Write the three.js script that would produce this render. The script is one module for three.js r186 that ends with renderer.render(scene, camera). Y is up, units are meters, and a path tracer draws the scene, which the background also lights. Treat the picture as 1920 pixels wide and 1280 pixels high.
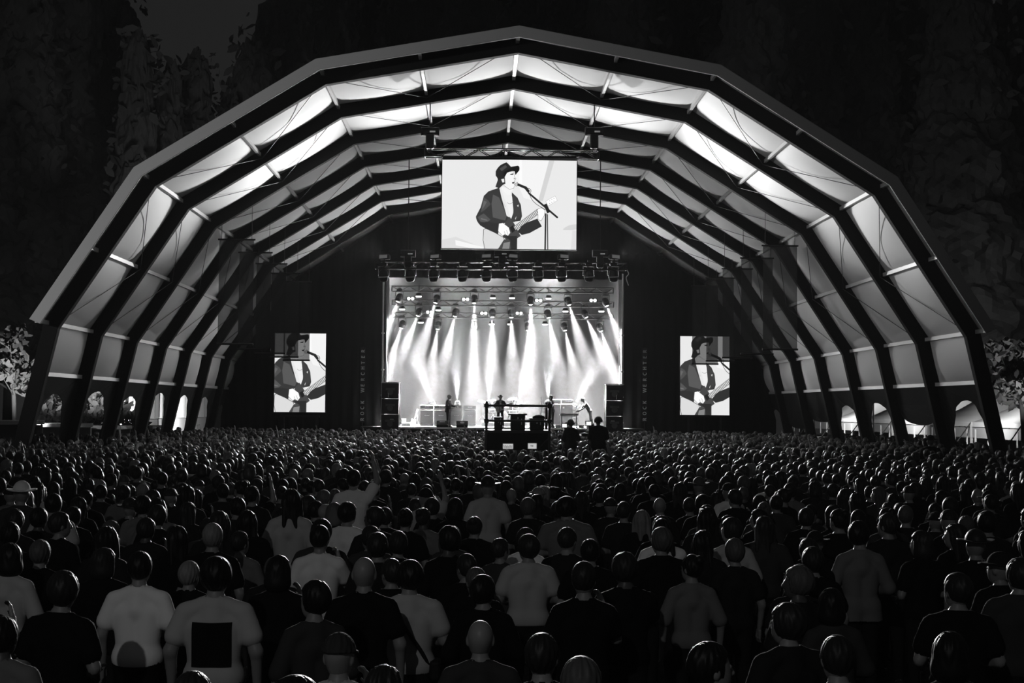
import * as THREE from 'three';
import { mergeGeometries } from 'three/addons/utils/BufferGeometryUtils.js';
import { RoundedBoxGeometry } from 'three/addons/geometries/RoundedBoxGeometry.js';
import { RectAreaLightUniformsLib } from 'three/addons/lights/RectAreaLightUniformsLib.js';
import { ImprovedNoise } from 'three/addons/math/ImprovedNoise.js';

// ---------- camera, sky, haze, exposure ----------
const F = 2550;                                   // focal length in pixels of the 1920 x 1280 frame
const scene = new THREE.Scene();
const camera = new THREE.PerspectiveCamera(2 * Math.atan(640 / F) * 180 / Math.PI, 1.5, 0.1, 600);
camera.position.set(0, 2.95, 0);
camera.rotation.order = 'YXZ';
camera.rotation.set(Math.atan(125 / F), -Math.atan(60 / F), 0.0085);
camera.updateMatrixWorld(true);
scene.background = new THREE.Color().setRGB(0.012, 0.012, 0.012);   // night sky over a lit town
scene.fog = new THREE.FogExp2(0xffffff, 0.0003);                     // thin stage haze hanging in the air
const renderer = new THREE.WebGLRenderer();
renderer.toneMapping = THREE.LinearToneMapping;
renderer.toneMappingExposure = 1.0;
renderer.shadowMap.enabled = true;
RectAreaLightUniformsLib.init();

// ---------- helpers ----------
const V = (x, y, z) => new THREE.Vector3(x, y, z);
function rngOf(seed) { let s = seed >>> 0; return () => { s = (s + 0x6d2b79f5) | 0; let t = Math.imul(s ^ (s >>> 15), 1 | s); t = (t + Math.imul(t ^ (t >>> 7), 61 | t)) ^ t; return ((t ^ (t >>> 14)) >>> 0) / 4294967296; }; }
const lerp = (a, b, t) => a + (b - a) * t, clamp = (x, a, b) => Math.min(b, Math.max(a, x));
// surveyed places: a direction measured from the survey point at the field's middle, at a real distance (metres along the tent)
const SURVEY = V(0, 2.95, 0), HEADING = new THREE.Quaternion().setFromEuler(new THREE.Euler(Math.atan(125 / F), -Math.atan(60 / F), 0.0085, 'YXZ'));
function at(px, py, depth) {
  const d = V((px - 960) / F, -(py - 640) / F, -1).applyQuaternion(HEADING);
  return d.multiplyScalar(depth / -d.z).add(SURVEY);
}
const grey = (v, more = {}) => new THREE.MeshPhysicalMaterial({ color: new THREE.Color().setRGB(v, v, v), roughness: 0.8, specularIntensity: v < 0.05 && (more.roughness ?? 0.8) > 0.7 ? 0.12 : 0.6, side: THREE.DoubleSide, ...more });
function place(g, [x, y, z] = [0, 0, 0], [rx, ry, rz] = [0, 0, 0]) {
  return g.applyMatrix4(new THREE.Matrix4().compose(V(x, y, z), new THREE.Quaternion().setFromEuler(new THREE.Euler(rx, ry, rz)), V(1, 1, 1)));
}
const box = (w, h, d, p, r) => place(new THREE.BoxGeometry(w, h, d), p, r);
const rbox = (w, h, d, rad, p, r) => place(new RoundedBoxGeometry(w, h, d, 1, rad), p, r);
const cyl = (r1, r2, h, n, p, r) => place(new THREE.CylinderGeometry(r1, r2, h, n), p, r);
const ball = (r, n, p, s = [1, 1, 1]) => { const g = new THREE.SphereGeometry(r, n, Math.max(4, n >> 1)); g.scale(...s); return place(g, p); };
function bar(a, b, r, n = 6, r2 = r) {            // a round bar from a to b
  const d = b.clone().sub(a), g = new THREE.CylinderGeometry(r2, r, d.length(), n);
  g.applyQuaternion(new THREE.Quaternion().setFromUnitVectors(V(0, 1, 0), d.clone().normalize()));
  return g.translate((a.x + b.x) / 2, (a.y + b.y) / 2, (a.z + b.z) / 2);
}
function beam(a, b, w, h) {                       // a square bar from a to b, w across, h up
  const d = b.clone().sub(a), g = new THREE.BoxGeometry(w, h, d.length());
  const m = new THREE.Matrix4().lookAt(b, a, Math.abs(d.y) > 0.95 * d.length() ? V(0, 0, 1) : V(0, 1, 0));
  g.applyMatrix4(m);
  return g.translate((a.x + b.x) / 2, (a.y + b.y) / 2, (a.z + b.z) / 2);
}
const tube = (pts, r, n = 24, k = 6) => new THREE.TubeGeometry(new THREE.CatmullRomCurve3(pts), n, r, k);
function join(list) {
  const flat = list.flat(9);
  const plain = flat.map((g) => { const k = g.index ? g.toNonIndexed() : g; for (const n of Object.keys(k.attributes)) if (!['position', 'normal', 'uv'].includes(n)) k.deleteAttribute(n); if (!k.attributes.uv) k.setAttribute('uv', new THREE.BufferAttribute(new Float32Array(k.attributes.position.count * 2), 2)); return k; });
  return plain.length === 1 ? plain[0] : mergeGeometries(plain, false);
}
const taken = new Map();
function numbered(name) { const n = taken.get(name) ?? 0; taken.set(name, n + 1); return n ? `${name}_${String(n).padStart(3, '0')}` : name; }
function shade(o) { o.traverse((m) => { if (m.isMesh) m.castShadow = m.receiveShadow = true; }); return o; }
function part(name, g, m, parent) { const o = new THREE.Mesh(Array.isArray(g) ? join(g) : g, m); o.name = name; o.castShadow = o.receiveShadow = true; parent.add(o); return o; }
function tag(o, label, category, group, kind) {
  if (label) o.userData.label = label;
  if (category) o.userData.category = category;
  if (group) o.userData.group = group;
  if (kind) o.userData.kind = kind;
  return o;
}
function thing(name, label, category, p = [0, 0, 0], turn = 0, group) {
  const o = new THREE.Group(); o.name = numbered(name); scene.add(o);
  o.position.set(...p); o.rotation.y = turn;
  return tag(o, label, category, group);
}
function solid(name, g, m, label, category, group, kind) { const o = part(numbered(name), g, m, scene); return tag(o, label, category, group, kind); }
function copyOf(root, p, turn = 0, label, group) {
  const c = root.clone(); c.name = numbered(root.name.replace(/_\d{3}$/, '')); c.userData = { ...root.userData }; scene.add(c);
  c.position.set(...p); c.rotation.y = turn;
  if (label) c.userData.label = label;
  if (group) c.userData.group = group;
  return c;
}
const noise = new ImprovedNoise();
function noiseTexture(w, h, f, rx = 1, ry = 1) {   // f(u, v) -> grey 0..1
  const d = new Uint8Array(w * h * 4);
  for (let y = 0; y < h; y++) for (let x = 0; x < w; x++) { const v = clamp(f(x / w, y / h), 0, 1) * 255, i = (y * w + x) * 4; d[i] = d[i + 1] = d[i + 2] = v; d[i + 3] = 255; }
  const t = new THREE.DataTexture(d, w, h); t.wrapS = t.wrapT = THREE.RepeatWrapping; t.magFilter = THREE.LinearFilter; t.repeat.set(rx, ry); t.needsUpdate = true;
  return t;
}
function canvasTexture(w, h, draw) {
  const c = document.createElement('canvas'); c.width = w; c.height = h;
  draw(c.getContext('2d'), w, h);
  const t = new THREE.CanvasTexture(c); t.colorSpace = THREE.SRGBColorSpace;
  return t;
}
function addSpot(parent, from, to, cd, half, penumbra, radius = 0.06) {
  const l = new THREE.SpotLight(0xffffff, cd, 0, half, penumbra, 2);
  l.position.copy(from); l.target.position.copy(to); l.castShadow = true; l.shadow.radius = radius / 0.02;
  parent.add(l, l.target); return l;
}
function addPoint(parent, p, cd, radius = 0.08) {
  const l = new THREE.PointLight(0xffffff, cd, 0, 2); l.position.copy(p); l.castShadow = true; l.shadow.radius = radius / 0.02; parent.add(l); return l;
}

// ---------- materials ----------
const grain = noiseTexture(128, 128, (u, v) => 0.5 + 0.28 * noise.noise(u * 17, v * 17, 3) + 0.3 * noise.noise(u * 61, v * 61, 9));
const M = {
  membrane: grey(0.72, { roughness: 0.75, bumpMap: grain, bumpScale: 0.004 }),
  fascia: grey(0.5, { roughness: 0.8 }),
  rib: grey(0.014, { roughness: 0.8 }),
  alu: grey(0.5, { roughness: 0.5, metalness: 0.2 }),
  cable: grey(0.04, { roughness: 0.5 }),
  curtain: grey(0.01, { roughness: 0.9, bumpMap: grain, bumpScale: 0.003 }),
  blackCloth: grey(0.006, { roughness: 0.95, bumpMap: grain, bumpScale: 0.003 }),
  blackMetal: grey(0.01, { roughness: 0.5, specularIntensity: 0.4 }),
  darkMetal: grey(0.06, { roughness: 0.5 }),
  glint: grey(0.5, { roughness: 0.3, metalness: 0.8 }),
  deck: grey(0.012, { roughness: 0.6, bumpMap: grain, bumpScale: 0.002 }),
  white: grey(0.75, { roughness: 0.7 }),
  pale: grey(0.4, { roughness: 0.8 }),
  mid: grey(0.12, { roughness: 0.8 }),
};

// ---------- ground ----------
{
  const g = new THREE.PlaneGeometry(260, 200, 60, 50).rotateX(-Math.PI / 2).translate(0, 0, -70), p = g.attributes.position;
  for (let i = 0; i < p.count; i++) p.setY(i, 0.02 * noise.noise(p.getX(i) * 0.3, 0, p.getZ(i) * 0.3) - 0.02);
  g.computeVertexNormals();
  const gm = grey(0.05, { roughness: 0.95, bumpMap: noiseTexture(256, 256, (u, v) => 0.5 + 0.4 * noise.noise(u * 40, v * 40, 1), 90, 70), bumpScale: 0.02 });
  solid('ground', g, gm, 'trampled dark grass of the festival field under the crowd', null, null, 'structure');
}

// ---------- the big tent ----------
const AX = 1.15;                                   // the tent's middle line
const BAY = 5, Z0 = 43.85, BAYS = 7;               // first arch and spacing of the arches
const PROFILE = [[0, 15.0], [6.4, 13.84], [12.0, 10.34], [15.1, 5.58], [16.35, 0]];
const ribZ = (i) => -(Z0 + i * BAY);
const onProfile = (s, k, t) => { const a = PROFILE[k], b = PROFILE[k + 1]; return [AX + s * lerp(a[0], b[0], t), lerp(a[1], b[1], t)]; };
// profile pushed inwards by d (mitred)
function inset(d) {
  const full = [...PROFILE.slice(1).reverse().map(([x, y]) => [-x, y]), ...PROFILE.map(([x, y]) => [x, y])];
  return full.map((p, i) => {
    const dir = (a, b) => { const l = Math.hypot(b[0] - a[0], b[1] - a[1]); return [(b[0] - a[0]) / l, (b[1] - a[1]) / l]; };
    const d1 = dir(full[Math.max(0, i - 1)], full[Math.max(0, i - 1) + 1]), d2 = dir(full[Math.min(full.length - 2, i)], full[Math.min(full.length - 2, i) + 1]);
    const n1 = [d1[1], -d1[0]], n2 = [d2[1], -d2[0]], m = [n1[0] + n2[0], n1[1] + n2[1]], q = 1 + n1[0] * n2[0] + n1[1] * n2[1];
    return [p[0] + m[0] / q * d, p[1] + m[1] / q * d];
  });
}
function archGeometry(d0, d1, thick, from = 0) {
  const o = inset(d0).slice(from, 9 - from), n = inset(d1).slice(from, 9 - from), s = new THREE.Shape();
  o.forEach(([x, y], i) => (i ? s.lineTo(x, Math.max(0, y)) : s.moveTo(x, Math.max(0, y))));
  n.slice().reverse().forEach(([x, y]) => s.lineTo(x, Math.max(0, y)));
  return new THREE.ExtrudeGeometry(s, { depth: thick, bevelEnabled: true, bevelSize: 0.015, bevelThickness: 0.015, bevelSegments: 1 }).translate(AX, 0, -thick / 2);
}
const tent = thing('concert_tent', 'huge polygonal arched white tent with dark ribs over the crowd', 'tent');
{
  const ribG = archGeometry(0.03, 0.48, 0.26);
  const plateG = join([box(0.9, 0.05, 0.6, [0, 0.03, 0]), box(0.5, 0.3, 0.36, [0, 0.15, 0])]);
  for (let i = 0; i <= BAYS; i++) {
    const r = part('arch_rib', ribG, M.rib, tent); r.position.z = ribZ(i);
    for (const s of [-1, 1]) { const b = part('base_plate', plateG, M.darkMetal, r); b.position.x = AX + s * (PROFILE[4][0] - 0.25); }
  }
  // membrane panels: every field between two arches and two purlins is a sheet of its own, slack in the middle
  const CUTS = [[0, 0, 0.5], [0, 0.5, 1], [1, 0, 0.5], [1, 0.5, 1], [2, 0, 0.5], [2, 0.5, 1], [3, 0, 0.29]];
  const NU = 12, NV = 8;
  function sheet(s, k, t0, t1, z0, z1, sag, seed) {
    const pos = [], uv = [], idx = [], a = PROFILE[k], b = PROFILE[k + 1], L = Math.hypot(b[0] - a[0], b[1] - a[1]), n = [-(a[1] - b[1]) / L * s, -(b[0] - a[0]) / L];
    for (let v = 0; v <= NV; v++) for (let u = 0; u <= NU; u++) {
      const t = lerp(t0, t1, u / NU), w = v / NV, [x, y] = onProfile(s, k, t);
      const bell = Math.sin(Math.PI * w) ** 0.8 * Math.sin(Math.PI * clamp(u / NU, 0.0, 1)) ** 0.6;
      const wr = 0.03 * noise.noise(t * L * 0.35 + seed, w * 9, seed) * Math.min(1, 4 * w * (1 - w) * 1.5);
      const d = sag * bell + wr;
      pos.push(x + n[0] * d, y + n[1] * d, lerp(z0, z1, w)); uv.push(t * L, w * BAY);
    }
    for (let v = 0; v < NV; v++) for (let u = 0; u < NU; u++) { const q = v * (NU + 1) + u; idx.push(q, q + 1, q + NU + 1, q + 1, q + NU + 2, q + NU + 1); }
    const g = new THREE.BufferGeometry(); g.setAttribute('position', new THREE.Float32BufferAttribute(pos, 3)); g.setAttribute('uv', new THREE.Float32BufferAttribute(uv, 2)); g.setIndex(idx); g.computeVertexNormals();
    return g;
  }
  for (let i = -1; i < BAYS; i++) {
    const za = i < 0 ? -(Z0 - 1.3) : ribZ(i), zb = ribZ(i + 1);
    for (const s of [-1, 1]) for (const [k, t0, t1] of CUTS) if (i >= 0 || k < 3) part(k === 3 ? 'wall_panel' : 'roof_panel', sheet(s, k, t0, t1, za, zb, i < 0 ? 0.05 : 0.27, i * 31 + k * 7 + s + t0), M.membrane, tent);
    // purlins between the arches
    const pz = (i < 0 ? Z0 - 1.25 : Z0 + i * BAY + 0.14), qz = Z0 + (i + 1) * BAY - 0.14;
    const at2 = (s, k, t, off) => { const a = PROFILE[k], b = PROFILE[k + 1], L = Math.hypot(b[0] - a[0], b[1] - a[1]), [x, y] = onProfile(s, k, t); return [x - (a[1] - b[1]) / L * s * off, y - (b[0] - a[0]) / L * off]; };
    const rows = [[1, 0, 0, 0.12], ...[-1, 1].flatMap((s) => [[s, 0, 0.5, 0.1], [s, 1, 0, 0.1], [s, 1, 0.5, 0.08], [s, 2, 0, 0.1], [s, 2, 0.5, 0.07], [s, 3, 0, 0.1], [s, 3, 0.29, 0.1]])];
    for (const [s, k, t, w] of rows) if (i >= 0 || k < 3 || t === 0) { const [x, y] = at2(s, k, t, 0.14); part('purlin', beam(V(x, y, -pz), V(x, y, -qz), w, 0.13), M.alu, tent); }
    // bracing wires, near arch to far arch and back
    if (i >= 0 && i < 6) for (const s of [-1, 1]) for (const [k, t0, t1] of [[0, 0.06, 0.5], [1, 0.03, 0.5], [2, 0.04, 0.5]]) {
      const p0 = at2(s, k, t0, 0.3), p1 = at2(s, k, t1, 0.3), p2 = at2(s, k, 0.97, 0.3);
      part('brace_wire', bar(V(p0[0], p0[1], -pz), V(p1[0], p1[1], -qz), 0.013, 5), M.cable, tent);
      part('brace_wire', bar(V(p1[0], p1[1], -qz), V(p2[0], p2[1], -pz), 0.013, 5), M.cable, tent);
    }
  }
  // side curtains with arched openings, one to a bay; some hang bunched instead
  const slope = (PROFILE[4][0] - PROFILE[3][0]) / PROFILE[3][1], topY = lerp(PROFILE[3][1], 0, 0.29);
  function curtainSheet(s, i, low) {
    const top = topY, w = BAY - 0.3, sh = new THREE.Shape();
    sh.moveTo(-w / 2, low.side); sh.lineTo(-w / 2, top); sh.lineTo(w / 2, top); sh.lineTo(w / 2, low.side);
    if (low.bulge) sh.bezierCurveTo(w * 0.42, low.bulge, w * 0.2, low.bulge, 0, low.bulge).bezierCurveTo(-w * 0.2, low.bulge, -w * 0.42, low.bulge, -w / 2, low.side);
    else {
      sh.lineTo(low.half, 0.05);
      sh.bezierCurveTo(low.half + 0.12, low.top * 0.75, low.half * 0.75, low.top, low.lean, low.top).bezierCurveTo(-low.half * 0.75, low.top, -low.half - 0.12, low.top * 0.75, -low.half, 0.05);
      sh.lineTo(-w / 2, 0.05);
    }
    const g = new THREE.ExtrudeGeometry(sh, { depth: 0.02, bevelEnabled: false, curveSegments: 14 }), p = g.attributes.position;
    for (let q = 0; q < p.count; q++) {
      const u = p.getX(q), y = p.getY(q), dz = p.getZ(q);
      const fold = low.bulge ? 0.45 * Math.sin(Math.PI * clamp((top - y) / (top - low.bulge), 0, 1)) * Math.cos(Math.PI * u / w) : 0.05 * Math.sin(u * 9) * clamp((top - y) / 2, 0, 1);
      p.setXYZ(q, AX + s * (PROFILE[4][0] - y * slope - 0.12 - dz - fold), y, ribZ(i) - BAY / 2 - u);
    }
    g.computeVertexNormals();
    return g;
  }
  const arch = (half, top, lean = 0) => ({ side: 0.05, half, top, lean });
  const bulge = (b, side) => ({ side, bulge: b });
  const right = [arch(1.75, 3.35, -0.3), bulge(2.45, 3.2), arch(1.8, 3.3, 0.5), arch(1.8, 3.2, 0.2), bulge(2.4, 2.9), bulge(2.0, 2.4), arch(1.5, 3.0)];
  const left = [arch(1.6, 3.3), arch(1.8, 3.45), arch(1.7, 3.3), arch(1.75, 3.5), arch(1.7, 3.45), arch(1.75, 3.4), arch(1.5, 3.0)];
  for (let i = 0; i < BAYS; i++) { part('side_curtain', curtainSheet(1, i, right[i]), M.curtain, tent); part('side_curtain', curtainSheet(-1, i, left[i]), M.curtain, tent); }
  // edge band of the canopy that juts out over the first arch
  const fz = archGeometry(-0.04, 0.3, 0.04, 1); part('fascia', fz.translate(0, 0, -(Z0 - 1.32)), M.fascia, tent);
}

// ---------- stage: deck, drapes, backdrop ----------
const DECK = 1.87, DRAPE = 77, OPEN_L = -5.4, OPEN_R = 8.1, OPEN_T = 10.3;
const roofAt = (x) => { const u = Math.abs(x - AX); for (let k = 0; k < 4; k++) if (u <= PROFILE[k + 1][0]) return lerp(PROFILE[k][1], PROFILE[k + 1][1], (u - PROFILE[k][0]) / (PROFILE[k + 1][0] - PROFILE[k][0])); return 0; };
function folds(x0, x1, y0, y1, z, amp = 0.07, period = 0.55, step = 0.11, rows = 6, clip = 0) {   // hanging cloth across the tent
  const n = Math.max(4, Math.round(Math.abs(x1 - x0) / step)), pos = [], uv = [], idx = [];
  for (let r = 0; r <= rows; r++) for (let c = 0; c <= n; c++) {
    const x = lerp(x0, x1, c / n), top = clip ? Math.min(y1, roofAt(x) - clip) : y1, y = lerp(y0, Math.max(top, y0 + 0.01), r / rows);
    pos.push(x, y, z + amp * (Math.sin(x * Math.PI * 2 / period + 1.3 * noise.noise(x * 0.7, y * 0.12, z)) + 0.5 * noise.noise(x * 1.3, y * 0.25, z))); uv.push(x, y);
  }
  for (let r = 0; r < rows; r++) for (let c = 0; c < n; c++) { const q = r * (n + 1) + c; idx.push(q, q + 1, q + n + 1, q + 1, q + n + 2, q + n + 1); }
  const g = new THREE.BufferGeometry(); g.setAttribute('position', new THREE.Float32BufferAttribute(pos, 3)); g.setAttribute('uv', new THREE.Float32BufferAttribute(uv, 2)); g.setIndex(idx); g.computeVertexNormals();
  return g;
}
solid('stage_drape', folds(AX - 15.7, OPEN_L, 0.02, 15, -DRAPE, 0.07, 0.6, 0.15, 6, 0.5), M.blackCloth, 'black pleated drape behind the side screen that shows beside the stacked amplifiers', 'drape', 'black drapes framing the stage');
solid('stage_drape', folds(OPEN_R, AX + 15.7, 0.02, 15, -DRAPE, 0.07, 0.6, 0.15, 6, 0.5), M.blackCloth, 'black pleated drape behind the side screen on the keyboard side of the stage', 'drape', 'black drapes framing the stage');
solid('header_drape', folds(OPEN_L, OPEN_R, OPEN_T, 15, -DRAPE, 0.05, 0.7, 0.15, 4, 0.5), M.blackCloth, 'black header drape above the stage opening, under the tent ridge', 'drape', 'black drapes framing the stage');
{
  const st = thing('stage', 'raised black concert stage with a pale front edge, carrying the band', 'stage', [0, 0, -74.7]);
  part('deck', box(15.6, 0.12, 12, [1.3, DECK - 0.06, -6.03]), M.deck, st);
  part('front_edge', rbox(12.7, 0.09, 0.06, 0.015, [1.3, DECK - 0.045, 0]), M.white, st);
  part('skirt', folds(-5.05, 7.65, 0.02, DECK - 0.1, -0.06, 0.04, 0.5, 0.1, 2), M.blackCloth, st);
  for (const x of [-4.8, 7.4, -1.6, 1.3, 4.2]) part('leg', box(0.12, DECK - 0.12, 0.12, [x, (DECK - 0.12) / 2, -0.4]), M.darkMetal, st);
}
solid('wall_stage_rear', folds(-7.6, 10.3, DECK, 11.7, -86.9, 0.004, 0.8, 0.4, 4), M.blackCloth, 'black cloth backdrop hanging at the rear of the stage behind the haze', null, null, 'structure');
solid('wall_stage_side', box(0.1, 11.8, 9.6, [-7.6, 5.9, -81.9]), M.blackCloth, 'black masking wall of the stage house on the amplifier side', null, null, 'structure');
solid('wall_stage_side', box(0.1, 11.8, 9.6, [10.3, 5.9, -81.9]), M.blackCloth, 'black masking wall of the stage house on the keyboard side', null, null, 'structure');
solid('ceiling_stage', box(18, 0.1, 9.8, [1.35, 11.8, -81.9]), M.blackCloth, 'black roof of the stage house over the lighting rig', null, null, 'structure');
// pale leg curtains just inside the opening
function legCurtain(px0, px1, z0, z1, label) {
  const a = at(px0, 700, z0), b = at(px1, 700, z1), n = 40, rows = 4, pos = [], uv = [], idx = [];
  const dx = b.x - a.x, dz = b.z - a.z, L = Math.hypot(dx, dz);
  for (let r = 0; r <= rows; r++) for (let c = 0; c <= n; c++) { const t = c / n, w = 0.07 * Math.sin(t * L * 14 + 0.6 * noise.noise(t * 5, r * 0.4, px0)); pos.push(a.x + dx * t - dz / L * w, lerp(DECK + 0.02, 10.6, r / rows), a.z + dz * t + dx / L * w); uv.push(t * L, r); }
  for (let r = 0; r < rows; r++) for (let c = 0; c < n; c++) { const q = r * (n + 1) + c; idx.push(q, q + 1, q + n + 1, q + 1, q + n + 2, q + n + 1); }
  const g = new THREE.BufferGeometry(); g.setAttribute('position', new THREE.Float32BufferAttribute(pos, 3)); g.setAttribute('uv', new THREE.Float32BufferAttribute(uv, 2)); g.setIndex(idx); g.computeVertexNormals();
  solid('leg_curtain', g, M.curtain, label, 'curtain', 'leg curtains inside the stage opening');
}
legCurtain(722, 726, 77.4, 81.2, 'dark pleated leg curtain inside the stage opening, beside the stacked amplifiers');
legCurtain(1168, 1160, 77.4, 81.2, 'dark pleated leg curtain inside the stage opening, on the keyboard side');

// ---------- truss, hoists, lamps ----------
function trussInto(parent, a, b, size, r = 0.028, seg = 0.5) {
  const d = b.clone().sub(a), L = d.length(), u = d.clone().normalize(), up = V(0, 1, 0), side = V().crossVectors(u, up).normalize(), h = size / 2;
  const c = (sx, sy, t) => a.clone().addScaledVector(u, t).addScaledVector(side, sx * h).addScaledVector(up, sy * h);
  for (const [sx, sy] of [[-1, -1], [1, -1], [1, 1], [-1, 1]]) part('chord', bar(c(sx, sy, 0), c(sx, sy, L), r, 6), M.blackMetal, parent);
  const lace = [], n = Math.max(1, Math.round(L / seg));
  for (let i = 0; i < n; i++) {
    const t0 = i * L / n, t1 = (i + 1) * L / n, f = i % 2 ? 1 : -1;
    for (const s of [-1, 1]) lace.push(bar(c(s, -f, t0), c(s, f, t1), r * 0.5, 4));
    lace.push(bar(c(-f, 1, t0), c(f, 1, t1), r * 0.5, 4), bar(c(-f, -1, t0), c(f, -1, t1), r * 0.5, 4));
  }
  part('lacing', lace, M.blackMetal, parent);
  for (const t of [0, L]) part('end_frame', [bar(c(-1, -1, t), c(1, -1, t), r, 5), bar(c(1, -1, t), c(1, 1, t), r, 5), bar(c(1, 1, t), c(-1, 1, t), r, 5), bar(c(-1, 1, t), c(-1, -1, t), r, 5)], M.blackMetal, parent);
}
function truss(label, a, b, size, group) { const o = thing('lighting_truss', label, 'truss', a.toArray(), 0, group); trussInto(o, V(0, 0, 0), b.clone().sub(a), size); return o; }
function hoist(p, topY, label, group) {            // chain motor with its chain, hanging from an arch
  const o = thing('chain_hoist', label, 'hoist', p.toArray(), 0, group);
  part('motor', [rbox(0.62, 0.26, 0.32, 0.06, [0, 0.3, 0]), cyl(0.16, 0.16, 0.66, 12, [0, 0.3, 0], [0, 0, Math.PI / 2])], M.blackMetal, o);
  part('chain_bag', [rbox(0.3, 0.55, 0.26, 0.06, [0, -0.06, 0.02])], M.blackMetal, o);
  part('label_plate', box(0.2, 0.06, 0.01, [0.1, 0.27, 0.172]), M.white, o);
  part('chain', bar(V(0, 0.42, 0), V(0, topY - p.y, 0), 0.022, 5), M.blackMetal, o);
  part('hook', new THREE.TorusGeometry(0.07, 0.018, 6, 12, Math.PI * 1.5).translate(0, -0.4, 0), M.darkMetal, o);
  return o;
}
const glowing = (v) => new THREE.MeshStandardMaterial({ color: 0x111111, emissive: 0xffffff, emissiveIntensity: v, roughness: 0.4 });
const LENS = glowing(7), LENS_SOFT = glowing(3.5), LENS_DIM = glowing(0.08);
const headG = new THREE.LatheGeometry([[0.001, -0.27], [0.1, -0.26], [0.17, -0.19], [0.2, -0.06], [0.203, 0.03], [0.185, 0.13], [0.155, 0.2], [0.128, 0.235], [0.12, 0.215]].map(([x, y]) => new THREE.Vector2(x, y)), 16);
const lensG = new THREE.SphereGeometry(0.122, 14, 5, 0, Math.PI * 2, 0, Math.PI / 2).scale(1, 0.4, 1).translate(0, 0.205, 0);
const ringG = new THREE.TorusGeometry(0.2, 0.014, 5, 20).rotateX(Math.PI / 2).translate(0, 0.04, 0);
// a moving head hung from a bar (or standing, when up = -1); it points along dir
function movingHead(name, p, dir, label, group, lens, up = 1, size = 1) {
  const o = thing(name, label, 'stage light', p.toArray(), 0, group); o.scale.setScalar(size);
  part('base', [rbox(0.3, 0.14, 0.26, 0.04, [0, up * 0.48, 0]), box(0.1, 0.14, 0.1, [0, up * 0.58, 0])], M.blackMetal, o);
  part('yoke', [rbox(0.035, 0.42, 0.1, 0.012, [-0.225, up * 0.21, 0]), rbox(0.035, 0.42, 0.1, 0.012, [0.225, up * 0.21, 0]), rbox(0.48, 0.05, 0.14, 0.015, [0, up * 0.4, 0])], M.blackMetal, o);
  const q = new THREE.Quaternion().setFromUnitVectors(V(0, 1, 0), dir);
  const h = part('head', headG, M.blackMetal, o); h.quaternion.copy(q);
  part('lens', lensG, lens ?? M.darkMetal, h); part('trim_ring', ringG, lens ? M.darkMetal : M.glint, h);
  return o;
}

// ---------- lighting rig over the stage ----------
const BEAM_CD = 290000, FLOOR_CD = 150000, SPILL_CD = 150, WASH_CD = 40000, BLIND_CD = 1500, ROOF_CD = 430;
const rows = [
  { z: 78.6, y: 549, px: [748.7, 818.5, 889.3, 994.8, 1065.4, 1135.4], py: [558.7, 560.8, 560.8, 564, 564.7, 566.8], lean: [-0.34, -0.28, 0, 0.02, 0.28, 0.36], word: 'front' },
  { z: 80.4, y: 575, px: [785.9, 854.4, 923.2, 958.6, 1027.3, 1096.6], py: [585.6, 586.3, 587.6, 588.2, 588.7, 588.7], lean: [-0.36, -0.22, 0, 0.03, 0.2, 0.4], word: 'middle' },
  { z: 82.4, y: 598, px: [754.2, 821.4, 889.3, 989.8, 1058, 1125], py: [608.5, 610.3, 610.3, 612.9, 612.9, 614.2], lean: [-0.28, -0.14, 0, 0, 0.22, 0.3], word: 'rear' },
];
const where = ['over the amplifier end', 'over the stacked amplifiers', 'over the hatted guitarist', 'over the drum riser', 'over the tall cabinets', 'over the keyboard end'];
for (const r of rows) {
  truss(`${r.word} black truss of the rig above the stage, hung with glowing beam lights`, at(735, r.y - 8, r.z), at(1150, r.y - 4, r.z), 0.3, 'rig trusses above the stage');
  r.px.forEach((px, i) => {
    const p = at(px, r.py[i], r.z), dir = V(Math.tan(r.lean[i]), -1, 0.16).normalize();
    const o = movingHead('beam_light', p, dir, `black moving light throwing a bright white beam, on the ${r.word} truss ${where[i]}`, 'beam lights above the stage', LENS);
    addSpot(o, dir.clone().multiplyScalar(0.3), dir.clone().multiplyScalar(3), BEAM_CD, 0.205, 0.9, 0.04);
  });
}
const discG = new THREE.CylinderGeometry(0.17, 0.15, 0.05, 18), drumG = join([cyl(0.12, 0.19, 0.16, 16, [0, 0.12, 0]), box(0.04, 0.66, 0.04, [0, 0.5, 0]), box(0.05, 0.34, 0.36, [0, 0.54, 0])]);
[[785, 556, 78.6], [924, 559, 78.6, 1], [960, 559, 78.6, 1], [1028.6, 560, 78.6], [754, 580, 80.4, 0.5], [822, 581.7, 80.4, 0.6], [1060, 584, 80.4], [1127.6, 584, 80.4, 1], [789, 605, 82.4], [922, 608, 82.4], [956.5, 608, 82.4], [1022, 608.5, 82.4]].forEach(([px, py, z, on], i) => {
  const o = thing('wash_light', `flat round wash light glowing white under the ${i < 4 ? 'front' : i < 8 ? 'middle' : 'rear'} truss ${['over the amplifier end', 'over the singer', 'over the drum riser', 'over the tall cabinets', 'beyond the amplifier end', 'over the stacked amplifiers', 'over the tall cabinets', 'over the keyboard end', 'over the amplifier end', 'over the singer', 'over the drum riser', 'over the tall cabinets'][i]}`, 'stage light', at(px, py, z).toArray(), 0, 'wash lights above the stage');
  part('housing', drumG, M.blackMetal, o); part('lens', discG, LENS, o);
  if (on) addSpot(o, V(0, -0.08, 0), V(0, -3, 0), WASH_CD * on, 0.1, 0.4, 0.14);
});
const eyeG = new THREE.SphereGeometry(0.085, 14, 8).scale(1, 1, 0.5);
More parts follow.
